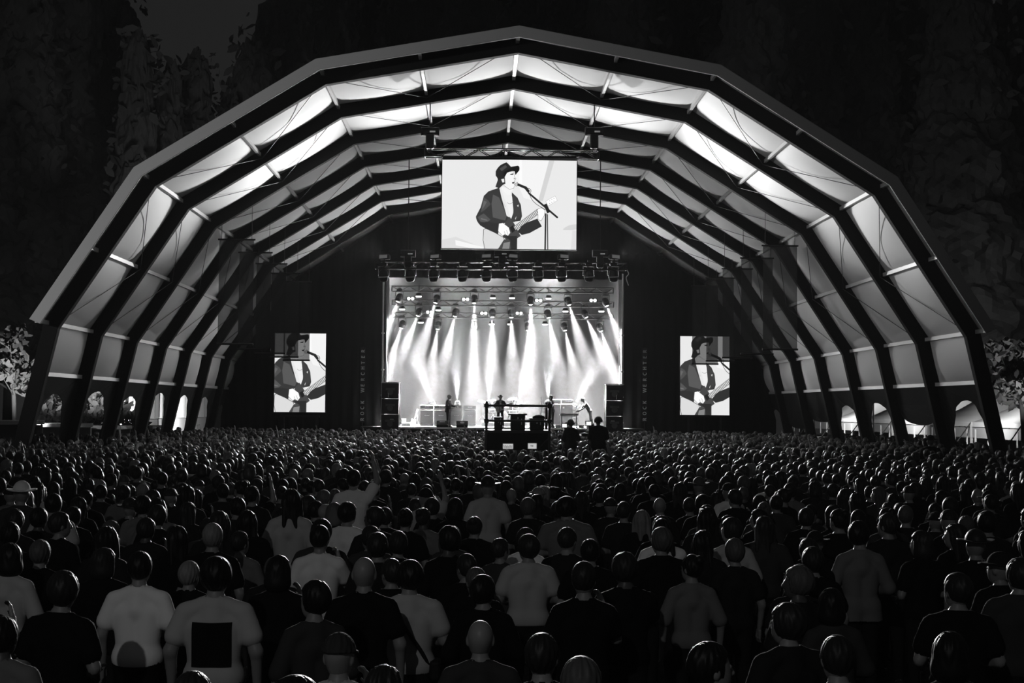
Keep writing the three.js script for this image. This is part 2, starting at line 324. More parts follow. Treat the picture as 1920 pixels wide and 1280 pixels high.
[[770, 559.5, 78.6], [873, 561, 78.6], [1010, 563, 78.6], [1112, 563, 78.6], [805.5, 585, 80.4], [907, 587, 80.4], [973.4, 587, 80.4]].forEach(([px, py, z], i) => {
  const o = thing('blinder_light', `pair of round audience blinder lamps on the ${i < 4 ? 'front' : 'middle'} truss ${['over the amplifier end', 'over the stacked amplifiers', 'over the tall cabinets', 'over the keyboard end', 'over the stacked amplifiers', 'beside the singer', 'over the drum riser'][i]}`, 'stage light', at(px, py, z).toArray(), 0, 'blinder lamps above the stage');
  part('housing', [rbox(0.5, 0.24, 0.12, 0.03, [0, 0, -0.08]), box(0.04, 0.5, 0.04, [0, 0.33, -0.08])], M.blackMetal, o);
  for (const s of [-1, 1]) { const e = part('lens', eyeG, LENS, o); e.position.set(s * 0.11, 0, 0); }
  addSpot(o, V(0, 0, 0.1), V(0, -0.25, 3), BLIND_CD, 0.22, 0.9, 0.1);
});
// upward beam lights standing on the amplifiers and riser
[[811, 757, 84.6, -0.36, 'on the amplifier head beside the bass player'], [858, 758.5, 84.6, -0.05, 'behind the bass player'], [917, 757, 84.6, 0, 'behind the drum kit on the singer side'], [969, 757, 84.6, 0.24, 'behind the drum kit on the cabinet side'], [1026.8, 757, 84.6, 0.02, 'behind the long-haired guitarist'], [1075, 763, 84.6, 0.5, 'behind the tall cabinets']].forEach(([px, py, z, lean, w]) => {
  const p = at(px, py, z), dir = V(Math.tan(lean), 1, -0.05).normalize();
  const o = movingHead('floor_beam_light', p, dir, `moving light shooting a white beam upwards ${w}`, 'upward beam lights on stage', LENS, -1);
  addSpot(o, dir.clone().multiplyScalar(0.3), dir.clone().multiplyScalar(3), FLOOR_CD, 0.28, 0.9, 0.04);
  addPoint(o, dir.clone().multiplyScalar(0.42), SPILL_CD, 0.14);
  const st = solid('equipment_case', rbox(0.6, p.y - 0.62 - DECK, 0.6, 0.03, [p.x, (p.y - 0.62 + DECK) / 2, p.z]), M.darkMetal, `dark case carrying the upward light ${w}`, 'case', 'cases under the upward lights');
});

// ---------- front truss with ten moving heads ----------
{
  const z = Z0 + 3 * BAY, a = at(704, 497, z), b = at(1174, 500, z);
  truss('long black truss below the big screen, hung with ten dark moving heads', a, b, 0.3);
  [719, 769, 813, 867, 912, 961, 1009, 1053, 1104, 1150].forEach((px, i) => {
    const p = at(px, 517, z + 0.02), lit = [7].includes(i);
    const dir = V(0.05, -1, -0.15).normalize();
    const o = movingHead('moving_head', p, dir, lit ? 'dark moving head with a faint beam, on the long truss under the big screen' : 'dark moving head hanging from the long truss under the big screen', 'moving heads on the front truss', null, 1, 1.05);
    if (lit) addSpot(o, dir.clone().multiplyScalar(0.3), dir.clone().multiplyScalar(3), 1500, 0.2, 0.8, 0.1);
  });
  for (const [px, label] of [[765, 'chain hoist over the amplifier half of the long lighting truss'], [941, 'chain hoist over the middle of the long lighting truss'], [1125, 'chain hoist over the keyboard half of the long lighting truss']]) {
    const p = at(px, 488, z); hoist(p, roofAt(p.x) - 0.5, label, 'chain hoists of the front truss');
  }
  // roof flood lights standing on the truss, aimed up at the membrane towards the tent mouth
  [[721, -11, 11, 46, 'at the amplifier end'], [817, -8.5, 12.6, 44.5, 'over the second dark head'], [913, -3.5, 14.4, 46, 'beside the middle hoist'], [961, 3.5, 14.4, 46, 'over the middle of the stage'], [1056, 8.5, 12.6, 44.5, 'over the faint beam'], [1152, 11, 11, 46, 'at the keyboard end']].forEach(([px, tx, ty, tz, w]) => {
    const p = at(px, 482, z), aim = V(AX + tx, ty, -tz).sub(p).normalize(), o = thing('roof_flood_light', `small black flood light on top of the long truss, ${w}`, 'flood light', p.toArray(), 0, 'roof flood lights on the front truss');
    part('bracket', [box(0.06, 0.22, 0.06, [0, -0.12, 0]), box(0.3, 0.03, 0.16, [0, -0.2, 0])], M.blackMetal, o);
    const h = part('housing', rbox(0.46, 0.22, 0.24, 0.04), M.blackMetal, o); h.quaternion.setFromUnitVectors(V(0, 0, 1), aim); part('lamp_glass', new THREE.PlaneGeometry(0.38, 0.15).translate(0, 0, 0.122), LENS_DIM, h);
    addSpot(o, aim.clone().multiplyScalar(0.2), aim.clone().multiplyScalar(4), ROOF_CD, 0.5, 0.95, 0.16);
  });
  const e = at(1174, 503, z), c = [V(0, 0, 0), V(0.1, -0.25, 0.05), V(0.0, -0.4, 0.05), V(0.1, -0.75, 0.05)].map((q) => q.add(e));
  solid('loose_cable', tube(c, 0.02, 20, 5), M.pale, 'loose pale cable dangling off the end of the long lighting truss', 'cable');
}

// ---------- video screens ----------
// The relayed picture: a guitarist in a dark hat and jacket singing at a microphone, drawn in the units of the frame 1757 x 1165.
function drawFeed(c) {
  const g = (v) => `rgb(${v},${v},${v})`;
  const path = (fill, pts, stroke, lw = 4) => { c.beginPath(); pts.forEach((p, i) => (i === 0 ? c.moveTo(p[0], p[1]) : p.length === 2 ? c.lineTo(p[0], p[1]) : p.length === 4 ? c.quadraticCurveTo(...p) : c.bezierCurveTo(...p))); if (fill) { c.closePath(); c.fillStyle = g(fill); c.fill(); } if (stroke) { c.strokeStyle = g(stroke); c.lineWidth = lw; c.stroke(); } };
  c.fillStyle = g(226); c.fillRect(0, 0, 1900, 1300);
  path(236, [[900, 60], [1480, 60], [1330, 620], [1120, 560]]); path(206, [[1450, 60], [1520, 60], [1370, 600], [1310, 600]]);
  path(244, [[1060, 60], [1090, 60], [1100, 420], [1060, 420]]); path(214, [[60, 1120], [240, 1080], [600, 1220], [600, 1260], [60, 1260]]); path(238, [[232, 1120], [600, 1210], [600, 1250], [240, 1190]]);
  path(206, [[1640, 960], [1720, 890, 1830, 900], [1830, 960], [1760, 975], [1640, 975]]); path(216, [[1760, 980], [1830, 980], [1830, 1250], [1740, 1250]]);
  // trousers and jacket
  path(70, [[790, 1230], [830, 1120], [1040, 1060], [1040, 1260], [790, 1260]]);
  path(214, [[600, 980], [640, 960], [860, 1080], [870, 1110], [790, 1240], [620, 1240], [595, 1120]], 60, 6);   // pale guitar body
  path(52, [[800, 430], [660, 480], [600, 540], [560, 690], [500, 810], [500, 870, 560, 930], [640, 975], [790, 1040], [810, 900], [960, 880], [1080, 860], [1100, 800], [1085, 660], [1040, 560], [965, 490], [960, 830], [900, 800], [830, 560]]);
  path(84, [[720, 520], [800, 560], [900, 800], [880, 860], [720, 820], [700, 640]]);
  path(74, [[600, 560], [660, 600], [690, 650], [620, 720], [560, 760]]); path(98, [[600, 600], [640, 620], [600, 690], [575, 720]]); path(80, [[520, 820], [600, 770], [690, 850], [640, 890], [560, 880]]); path(110, [[560, 830], [640, 850], [650, 866], [570, 850]]);
  path(44, [[640, 880], [800, 900], [790, 1030], [620, 960], [540, 900]]);
  path(232, [[830, 440], [950, 470], [990, 640], [985, 760], [955, 850], [900, 640], [850, 520]]);   // bare chest
  path(60, [[965, 500], [1080, 640], [1085, 800], [1000, 880], [960, 870], [990, 760]]); path(200, [[1030, 660], [1060, 645], [1050, 690]], 20, 3); path(210, [[855, 610], [890, 680], [870, 690]]); path(205, [[1010, 830], [1030, 800], [1015, 850]]);
  c.strokeStyle = g(150); c.lineWidth = 5; c.beginPath(); c.arc(940, 600, 40, 0.2, 2.6); c.stroke();
  // neck, face, hair, hat
  path(236, [[835, 420], [950, 450], [990, 440], [960, 480], [950, 520], [900, 520], [830, 450]]);
  path(238, [[880, 220], [990, 220], [1000, 290], [1018, 310], [1000, 330], [1000, 355], [990, 370], [1002, 400], [985, 440], [930, 450], [860, 400], [840, 340]], 90, 3);
  path(50, [[965, 360], [1000, 350], [995, 372], [970, 375]]); path(70, [[940, 250], [985, 240], [980, 262], [945, 262]]); path(120, [[990, 296], [1012, 312], [990, 318]]);
  path(48, [[870, 290], [880, 380], [850, 390], [800, 440], [750, 420], [780, 330], [760, 220], [850, 200]]); path(232, [[822, 320], [862, 310], [868, 360], [840, 365]], 60, 3);
  path(34, [[752, 220], [770, 170, 820, 130], [890, 96], [930, 130, 950, 155], [1040, 140], [1070, 150, 1060, 200], [1010, 260], [1000, 215], [960, 205, 900, 235], [870, 290], [790, 330], [752, 270]]); path(70, [[800, 180], [880, 130], [900, 160], [830, 215]]); path(16, [[850, 230], [960, 160], [1060, 150], [1060, 200], [1010, 262], [1000, 215], [950, 205], [900, 235], [862, 290]]);
  // near arm, guitar neck, hands
  path(44, [[1040, 1000], [1120, 900], [1300, 830], [1360, 930], [1200, 1020], [1100, 1045]]);
  path(66, [[880, 880], [940, 810], [1000, 900], [1085, 1060], [1040, 1090], [960, 1060], [900, 1110], [850, 1070]]);
  path(215, [[990, 940], [1300, 705], [1330, 760], [1020, 985]], 40, 4);
  for (let i = 0; i < 17; i++) { const t = i / 17; path(40, [[lerp(1000, 1300, t), lerp(937, 708, t)], [lerp(1005, 1305, t), lerp(933, 704, t)], [lerp(1035, 1333, t), lerp(977, 756, t)], [lerp(1030, 1328, t), lerp(981, 760, t)]]); }
  path(30, [[940, 950], [985, 920], [1010, 990], [975, 1020]]);
  path(250, [[1410, 600], [1530, 530], [1560, 590], [1440, 665]], 150, 3); for (let i = 0; i < 6; i++) path(80, [[1455 + (i % 3) * 27, 590 + (i > 2 ? 38 : 0) - (i % 3) * 17], [1465 + (i % 3) * 27, 590 + (i > 2 ? 38 : 0) - (i % 3) * 17], [1465 + (i % 3) * 27, 602 + (i > 2 ? 38 : 0) - (i % 3) * 17]]);
  path(246, [[800, 900], [850, 890], [930, 950], [950, 1020], [920, 1060], [880, 1040], [850, 1060], [790, 1000]], 90, 4); c.strokeStyle = g(120); for (const [x, y] of [[900, 985], [870, 1000]]) { c.beginPath(); c.moveTo(x, y); c.lineTo(x + 20, y + 60); c.stroke(); }
  path(244, [[1300, 710], [1350, 685], [1400, 720], [1390, 790], [1350, 860], [1310, 840], [1310, 780]], 90, 4);
  path(40, [[860, 1060], [1040, 1060], [1030, 1240], [960, 1240], [950, 1120]]); path(130, [[860, 1150], [950, 1130], [940, 1240], [840, 1240]], 30, 4);
  // microphone and stand
  path(190, [[1000, 380], [1040, 355], [1050, 395], [1020, 412]], 90, 3); path(34, [[1040, 368], [1160, 415], [1200, 470], [1180, 500], [1130, 440], [1035, 400]]);
  c.strokeStyle = g(34); c.lineWidth = 24; c.lineCap = 'round'; c.beginPath(); c.moveTo(1190, 500); c.lineTo(1560, 810); c.stroke(); c.lineWidth = 6; c.beginPath(); c.moveTo(1200, 520); c.bezierCurveTo(1240, 640, 1330, 660, 1400, 710); c.stroke(); c.beginPath(); c.arc(1180, 470, 34, 3.6, 7.2); c.stroke();
  c.lineWidth = 20; c.lineCap = 'butt'; c.beginPath(); c.moveTo(1410, 760); c.lineTo(1405, 1260); c.stroke(); c.lineWidth = 12; c.beginPath(); c.moveTo(1432, 770); c.lineTo(1440, 1260); c.stroke(); path(30, [[1380, 650], [1420, 630], [1470, 740], [1430, 760]]);
}
function screen(name, label, w, h, p, turn, crop, light, group) {
  const o = thing(name, label, 'screen', p, turn, group), [x0, y0, x1, y1] = crop, cw = crop[2] - crop[0] > 1000 ? 1280 : 512, ch = Math.round(cw * h / w);
  const t = canvasTexture(cw, ch, (c) => { c.scale(cw / (x1 - x0), ch / (y1 - y0)); c.translate(-x0, -y0); drawFeed(c); });
  part('cabinet', rbox(w + 0.06, h + 0.06, 0.14, 0.02, [0, 0, -0.085]), M.blackMetal, o);
  part('display', new THREE.PlaneGeometry(w, h), new THREE.MeshStandardMaterial({ color: 0x050505, roughness: 0.6, emissive: 0xffffff, emissiveMap: t, emissiveIntensity: light }), o);
  const l = new THREE.RectAreaLight(0xffffff, light * 0.6, w, h); l.position.set(0, 0, 0.03); l.rotation.y = Math.PI; o.add(l);
  return o;
}
{
  const z = Z0 + BAY + 0.35, s = F / z, c = at(955, 383, z);
  screen('video_screen', 'large video screen hung under the tent roof, showing a singer with hat and guitar', 254 / s, 169 / s, c.toArray(), 0, [55, 65, 1812, 1230], 1.1);
  const a = at(797, 286, z), b = at(1122, 291, z);
  truss('black truss carrying the large video screen under the tent roof', a, b, 0.3);
  solid('screen_beam', [beam(at(830, 296, z - 0.05), at(1080, 296, z - 0.05), 0.1, 0.12)], M.blackMetal, 'black beam along the top of the large video screen', 'beam');
  for (const [px, label] of [[806, 'chain hoist over the hat side of the big screen truss'], [1114, 'chain hoist over the microphone side of the big screen truss']]) { const p = at(px, 262, z - 0.35); hoist(p, roofAt(p.x) - 0.5, label, 'chain hoists of the big screen'); }
  screen('side_screen', 'upright side screen with guitarist picture, beside the drape on the amplifier side', 95 / (F / 75.5), 147 / (F / 75.5), at(562.5, 698.5, 75.5).toArray(), 0, [595, 130, 1295, 1215], 1.1);
  screen('side_screen', 'upright side screen with guitarist picture, beside the drape on the keyboard side', 93 / (F / 75.5), 148 / (F / 75.5), at(1321.5, 704, 75.5).toArray(), 0, [595, 130, 1295, 1215], 1.1);
  // legs that carry the side screens
  for (const [px, n] of [[562.5, 'amplifier'], [1321.5, 'keyboard']]) { const p = at(px, 778, 75.7); solid('screen_stand', [box(0.1, p.y, 0.1, [p.x - 0.9, p.y / 2, p.z]), box(0.1, p.y, 0.1, [p.x + 0.9, p.y / 2, p.z]), box(2.2, 0.12, 0.12, [p.x, p.y - 0.06, p.z]), box(2.4, 0.06, 0.9, [p.x, 0.03, p.z])], M.blackMetal, `black stand under the upright side screen on the ${n} side`, 'stand', 'side screen stands'); }
}

// ---------- dark gauze banners, one under each arch ----------
{
  const gauze = new THREE.MeshStandardMaterial({ color: new THREE.Color().setRGB(0.02, 0.02, 0.02), roughness: 0.9, transparent: true, opacity: 0.8, side: THREE.DoubleSide });
  const order = ['closest to the tent mouth', 'second from the tent mouth', 'third from the tent mouth', 'fourth from the tent mouth', 'closest to the side screen'];
  for (const [s, word, x] of [[-1, 'amplifier', -9.75], [1, 'keyboard', 12.05]]) for (let i = 0; i < 5; i++) {
    const z = 54.3 + i * 4.55, o = thing('gauze_banner', `dark see-through banner hanging on the ${word} side, ${order[i]}`, 'banner', [x, 5.4, -z], 0, 'dark gauze banners under the arches');
    const g = new THREE.PlaneGeometry(1.38, 4.15, 8, 10).translate(0, 2.1, 0), p = g.attributes.position;
    for (let q = 0; q < p.count; q++) p.setZ(q, 0.05 * noise.noise(p.getX(q) * 1.4 + i, p.getY(q) * 0.5, s));
    g.computeVertexNormals();
    part('cloth', g, gauze, o); part('top_bar', bar(V(-0.74, 4.18, 0), V(0.74, 4.18, 0), 0.035, 6), M.blackMetal, o); part('bottom_bar', bar(V(-0.72, 0.0, 0), V(0.72, 0.0, 0), 0.045, 6), M.blackMetal, o);
    for (const q of [-0.6, 0.6]) part('hanging_wire', bar(V(q, 4.18, 0), V(q, roofAt(x + q) - 0.1 - 5.4, 0), 0.01, 4), M.cable, o);
  }
}

// ---------- people ----------
// Surface of a distance field on a grid (surface nets), with normals from the field.
function skinOf(f, lo, hi, c) {
  const nx = Math.ceil((hi[0] - lo[0]) / c) + 1, ny = Math.ceil((hi[1] - lo[1]) / c) + 1, nz = Math.ceil((hi[2] - lo[2]) / c) + 1;
  const val = new Float32Array(nx * ny * nz), id = (x, y, z) => (z * ny + y) * nx + x;
  for (let z = 0; z < nz; z++) for (let y = 0; y < ny; y++) for (let x = 0; x < nx; x++) val[id(x, y, z)] = f(lo[0] + x * c, lo[1] + y * c, lo[2] + z * c);
  const vid = new Int32Array(nx * ny * nz).fill(-1), pos = [], nor = [], idx = [];
  for (let z = 0; z < nz - 1; z++) for (let y = 0; y < ny - 1; y++) for (let x = 0; x < nx - 1; x++) {
    let m = 0, n = 0, sx = 0, sy = 0, sz = 0; const v = [];
    for (let k = 0; k < 8; k++) { v[k] = val[id(x + (k & 1), y + ((k >> 1) & 1), z + (k >> 2))]; if (v[k] < 0) m++; }
    if (m === 0 || m === 8) continue;
    for (let a = 0; a < 8; a++) for (let b = 0; b < 3; b++) {
      const k = 1 << b; if (a & k) continue; const q = a | k;
      if ((v[a] < 0) === (v[q] < 0)) continue;
      const t = v[a] / (v[a] - v[q]); n++;
      sx += (a & 1) + (b === 0 ? t : 0); sy += ((a >> 1) & 1) + (b === 1 ? t : 0); sz += (a >> 2) + (b === 2 ? t : 0);
    }
    vid[id(x, y, z)] = pos.length / 3;
    const px = lo[0] + (x + sx / n) * c, py = lo[1] + (y + sy / n) * c, pz = lo[2] + (z + sz / n) * c, e = c * 0.4;
    pos.push(px, py, pz);
    let gx = f(px + e, py, pz) - f(px - e, py, pz), gy = f(px, py + e, pz) - f(px, py - e, pz), gz = f(px, py, pz + e) - f(px, py, pz - e); const l = Math.hypot(gx, gy, gz) || 1;
    nor.push(gx / l, gy / l, gz / l);
  }
  const quad = (a, b, d, e, flip) => { if (a < 0 || b < 0 || d < 0 || e < 0) return; if (flip) idx.push(a, d, b, a, e, d); else idx.push(a, b, d, a, d, e); };
  for (let z = 1; z < nz - 1; z++) for (let y = 1; y < ny - 1; y++) for (let x = 1; x < nx - 1; x++) {
    const i = id(x, y, z), s = val[i] < 0;
    if (x < nx - 1 && s !== (val[id(x + 1, y, z)] < 0)) quad(vid[id(x, y - 1, z - 1)], vid[id(x, y, z - 1)], vid[i], vid[id(x, y - 1, z)], !s);
    if (y < ny - 1 && s !== (val[id(x, y + 1, z)] < 0)) quad(vid[id(x - 1, y, z - 1)], vid[id(x - 1, y, z)], vid[i], vid[id(x, y, z - 1)], !s);
    if (z < nz - 1 && s !== (val[id(x, y, z + 1)] < 0)) quad(vid[id(x - 1, y - 1, z)], vid[id(x, y - 1, z)], vid[i], vid[id(x - 1, y, z)], !s);
  }
  const g = new THREE.BufferGeometry();
  g.setAttribute('position', new THREE.Float32BufferAttribute(pos, 3)); g.setAttribute('normal', new THREE.Float32BufferAttribute(nor, 3)); g.setIndex(idx);
  return g;
}
const bone = (a, b, r1, r2 = r1) => ({ a, b, r1, r2 });
const boneD = (k, x, y, z) => {
  const [ax, ay, az] = k.a, bx = k.b[0] - ax, by = k.b[1] - ay, bz = k.b[2] - az, px = x - ax, py = y - ay, pz = z - az;
  const h = clamp((px * bx + py * by + pz * bz) / (bx * bx + by * by + bz * bz + 1e-9), 0, 1);
  return Math.hypot(px - bx * h, py - by * h, pz - bz * h) - (k.r1 + (k.r2 - k.r1) * h);
};
const smin = (a, b, k) => { const h = Math.max(k - Math.abs(a - b), 0) / k; return Math.min(a, b) - h * h * k * 0.25; };
const fieldOf = (bones, k) => (x, y, z) => { let d = 1e3; for (const b of bones) d = smin(d, boneD(b, x, y, z), k); return d; };
const ell = (x, y, z, c, r) => { const u = (x - c[0]) / r[0], v = (y - c[1]) / r[1], w = (z - c[2]) / r[2], l = Math.hypot(u, v, w); return (l - 1) * Math.min(...r); };
function boundsOf(bones, pad) { const lo = [1e3, 1e3, 1e3], hi = [-1e3, -1e3, -1e3]; for (const b of bones) for (const [p, r] of [[b.a, b.r1], [b.b, b.r2]]) for (let k = 0; k < 3; k++) { lo[k] = Math.min(lo[k], p[k] - r - pad); hi[k] = Math.max(hi[k], p[k] + r + pad); } return [lo, hi]; }
const FRONT = -1;                                   // figures face -z, towards the stage
const SHOULDER = 1.42;
// A figure 1.75 m tall. pose: arms [[elbow, wrist] for -x and +x], turn of the head, lean of the trunk, foot offsets.
function figure(pose, fine) {
  const f = { lean: 0, headTurn: 0, headTilt: 0, bulk: 1, stance: 0.1, shoulder: 0.18, ...pose };
  const B = f.bulk, lx = (y) => f.leanX ? f.leanX * (y - 0.95) : 0, lz = (y) => -f.lean * Math.max(0, y - 0.95), P = (x, y, z) => [x + lx(Math.max(0.95, y)), y, z + lz(y)];
  const legs = [], arms = [[], []];
  const feet = f.feet ?? [[-f.stance, 0], [f.stance, 0]];
  [-1, 1].forEach((s, i) => {
    const [fx, fz] = feet[i], knee = [lerp(s * 0.095, fx, 0.5), 0.49, lerp(0, fz, 0.5) - 0.02];
    legs.push(bone([s * 0.09, 0.92, 0], knee, 0.085 * B, 0.058), bone(knee, [fx, 0.1, fz], 0.058, 0.042), bone([fx, 0.05, fz + 0.04], [fx + s * 0.02, 0.035, fz - 0.16], 0.048, 0.035));
  });
  const trunk = [bone(P(-0.07, 0.97, 0), P(0.07, 0.97, 0), 0.112 * B, 0.112 * B), bone(P(-0.05, 1.0, 0), P(-0.078, 1.29, 0), 0.094 * B, 0.1 * B), bone(P(0.05, 1.0, 0), P(0.078, 1.29, 0), 0.094 * B, 0.1 * B), bone(P(-f.shoulder + 0.015, SHOULDER - 0.02, 0.01), P(-0.03, 1.462, 0.01), 0.052, 0.05), bone(P(f.shoulder - 0.015, SHOULDER - 0.02, 0.01), P(0.03, 1.462, 0.01), 0.052, 0.05), bone(P(0, 1.34, 0.015), P(0, 1.44, 0.01), 0.095, 0.07)];
  const neck = [bone(P(0, 1.44, 0.01), P(0, 1.58, -0.012), 0.056, 0.052)];
  [-1, 1].forEach((s, i) => { const [e, w] = f.arms[i], sh = P(s * f.shoulder, SHOULDER - 0.025, 0.01); arms[i].push(bone(sh, e, 0.056 * B, 0.042), bone(e, w, 0.042, 0.029)); });
  const all = [...trunk, ...neck, ...legs, ...arms[0], ...arms[1]];
  const hc = P(0, 1.63, -0.02), ct = Math.cos(f.headTurn), stn = Math.sin(f.headTurn), cx = Math.cos(f.headTilt), sxn = Math.sin(f.headTilt);
  const toHead = (x, y, z) => { let u = x - hc[0], v = y - hc[1], w = z - hc[2]; u /= 1.06; v /= 1.06; w /= 1.06; const a = u * ct - w * stn, b = u * stn + w * ct; const v2 = v * cx - b * sxn, w2 = v * sxn + b * cx; return [a, v2, w2]; };
  const skull = (x, y, z) => ell(x, y, z, [0, 0.022, 0.012], [0.076, 0.096, 0.098]);
  const headF = (X, Y, Z) => {
    const [x, y, z] = toHead(X, Y, Z), ax = Math.abs(x);
    let d = smin(skull(x, y, z), ell(x, y, z, [0, -0.045, -0.022], [0.058, 0.075, 0.075]), 0.04);      // jaw
    d = smin(d, boneD(bone([0, 0.012, -0.092], [0, -0.022, -0.112], 0.009, 0.014), x, y, z), 0.014);      // nose
    d = smin(d, ell(ax, y, z, [0.076, -0.005, 0.012], [0.012, 0.032, 0.02]), 0.01);                       // ears
    d = Math.max(d, -(ell(ax, y, z, [0.03, 0.016, -0.1], [0.018, 0.012, 0.016])) - 0.004);                // eye hollows
    d = smin(d, ell(ax, y, z, [0.03, 0.014, -0.082], [0.013, 0.011, 0.012]), 0.004);                      // eyes
    d = smin(d, boneD(bone([-0.02, -0.056, -0.09], [0.02, -0.056, -0.09], 0.007, 0.007), x, y, z), 0.008); // lips
    d = Math.max(d, -ell(x, y, z, [0, -0.057, -0.102], [0.018, f.mouth ?? 0.002, 0.012]));
    return d;
  };
  const cellB = fine ? 0.022 : 0.034, cellH = fine ? 0.0085 : 0.0155;
  const bodyF = fieldOf(all, 0.03), [lo, hi] = boundsOf(all, 0.08);
  const pieces = [skinOf(bodyF, lo, hi, cellB), skinOf(headF, [hc[0] - 0.16, hc[1] - 0.17, hc[2] - 0.17], [hc[0] + 0.16, hc[1] + 0.17, hc[2] + 0.17], cellH)];
  // hands: palm, four fingers of different length, thumb on the inner side
  [-1, 1].forEach((s, i) => {
    const [e, w] = f.arms[i], d = V(w[0] - e[0], w[1] - e[1], w[2] - e[2]).normalize(), inner = f.thumb?.[i] ? V(...f.thumb[i]) : V(-s * 0.3, 0, FRONT); inner.addScaledVector(d, -inner.dot(d)).normalize(); const palmN = V().crossVectors(d, inner).multiplyScalar(s).normalize();
    const q = (a, b, c) => { const p = V(...w).addScaledVector(d, a).addScaledVector(inner, b).addScaledVector(palmN, c); return [p.x, p.y, p.z]; }, hb = [];
    hb.push(bone(q(0.0, -0.012, 0), q(0.075, -0.022, 0), 0.02, 0.016), bone(q(0.0, 0.012, 0), q(0.075, 0.022, 0), 0.022, 0.017));
    const curl = f.curl ?? 0.5;
    [[0.027, 0.06], [0.009, 0.068], [-0.01, 0.063], [-0.028, 0.05]].forEach(([b, L]) => { const k1 = q(0.085, b, 0), k2 = q(0.085 + L * 0.55, b, curl * L * 0.4), k3 = q(0.085 + L * (0.95 - curl * 0.4), b, curl * L * 0.95); hb.push(bone(k1, k2, 0.0095, 0.0088), bone(k2, k3, 0.0088, 0.0075)); });
    hb.push(bone(q(0.02, 0.025, 0), q(0.055, 0.058, 0.012), 0.013, 0.011), bone(q(0.055, 0.058, 0.012), q(0.085, 0.062, 0.024), 0.011, 0.009));
    const [l, h] = boundsOf(hb, 0.02); if (fine) pieces.push(skinOf(fieldOf(hb, 0.008), l, h, 0.0065)); else pieces.push(skinOf(fieldOf(hb, 0.008), l, h, 0.013));
  });
  const out = { body: mergeGeometries(pieces) };
  // clothes follow the body
  const grow = fine ? 0.011 : 0.014, sleeve = f.sleeve ?? 0.6, armCut = arms.map(([u, l]) => sleeve <= 1 ? [bone(u.a, u.a.map((v, k) => lerp(v, u.b[k], sleeve)), u.r1 + 0.004, lerp(u.r1, u.r2, sleeve) + 0.018)] : [bone(u.a, u.b, u.r1 + 0.006, u.r2 + 0.008), bone(l.a, l.a.map((v, k) => lerp(v, l.b[k], 0.92)), l.r1 + 0.012, l.r2 + 0.014)]);
  const top = [...trunk.map((b) => ({ ...b, r1: b.r1 + 0.003, r2: b.r2 + 0.003 })), ...(f.hem < 0.9 ? [bone(P(-0.08, 0.98, 0), P(-0.085, f.hem, 0), 0.115 * B, 0.125 * B), bone(P(0.08, 0.98, 0), P(0.085, f.hem, 0), 0.115 * B, 0.125 * B)] : [])];
  const topF0 = fieldOf([...top, ...armCut[0], ...armCut[1]], 0.025), hem = f.hem ?? 0.9, neckC = P(0, 1.55, -0.015);
  const topF = (x, y, z) => Math.max(topF0(x, y, z) - grow, hem - y, 0.075 - Math.hypot(x - neckC[0], (y - neckC[1]) * 0.9, z - neckC[2]));
  const [tl, th] = boundsOf([...top, ...armCut[0], ...armCut[1]], 0.06);
  out.shirt = skinOf(topF, tl, th, fine ? 0.02 : 0.034);
  const legF0 = fieldOf([...legs.filter((_, i) => i % 3 < 2), trunk[0]], 0.03), legF = (x, y, z) => Math.max(legF0(x, y, z) - 0.009, y - 0.96, (f.shorts ? 0.5 : 0.08) - y);
  const [ll, lh] = boundsOf([...legs, trunk[0]], 0.06);
  out.trousers = skinOf(legF, ll, lh, fine ? 0.026 : 0.038);
  const shoeB = legs.filter((_, i) => i % 3 === 2), [sl, sh2] = boundsOf(shoeB, 0.04); out.shoes = skinOf((x, y, z) => Math.max(fieldOf(shoeB, 0.01)(x, y, z) - 0.012, 0.002 - y), sl, sh2, fine ? 0.02 : 0.034);
  // hair in several cuts
  const hairBox = [[hc[0] - 0.2, hc[1] - 0.36, hc[2] - 0.22], [hc[0] + 0.2, hc[1] + 0.19, hc[2] + 0.22]], cut = (fn, c) => skinOf((X, Y, Z) => fn(...toHead(X, Y, Z)), hairBox[0], hairBox[1], c);
  const cH = fine ? 0.012 : 0.019;
  const cap = (g) => (x, y, z) => ell(x, y, z, [0, 0.026, 0.014], [0.076 + g, 0.096 + g, 0.098 + g]) + 0.0035 * Math.min(1, Math.hypot(x, z) / 0.06) * Math.sin(Math.atan2(x, z) * 17 + 4 * y) * Math.sin(y * 40 + z * 30 + 1);
  const noFace = (d, x, y, z) => Math.max(d, 0.6 * (-(z + 0.035) - 1.1 * Math.max(0, y - 0.04)));
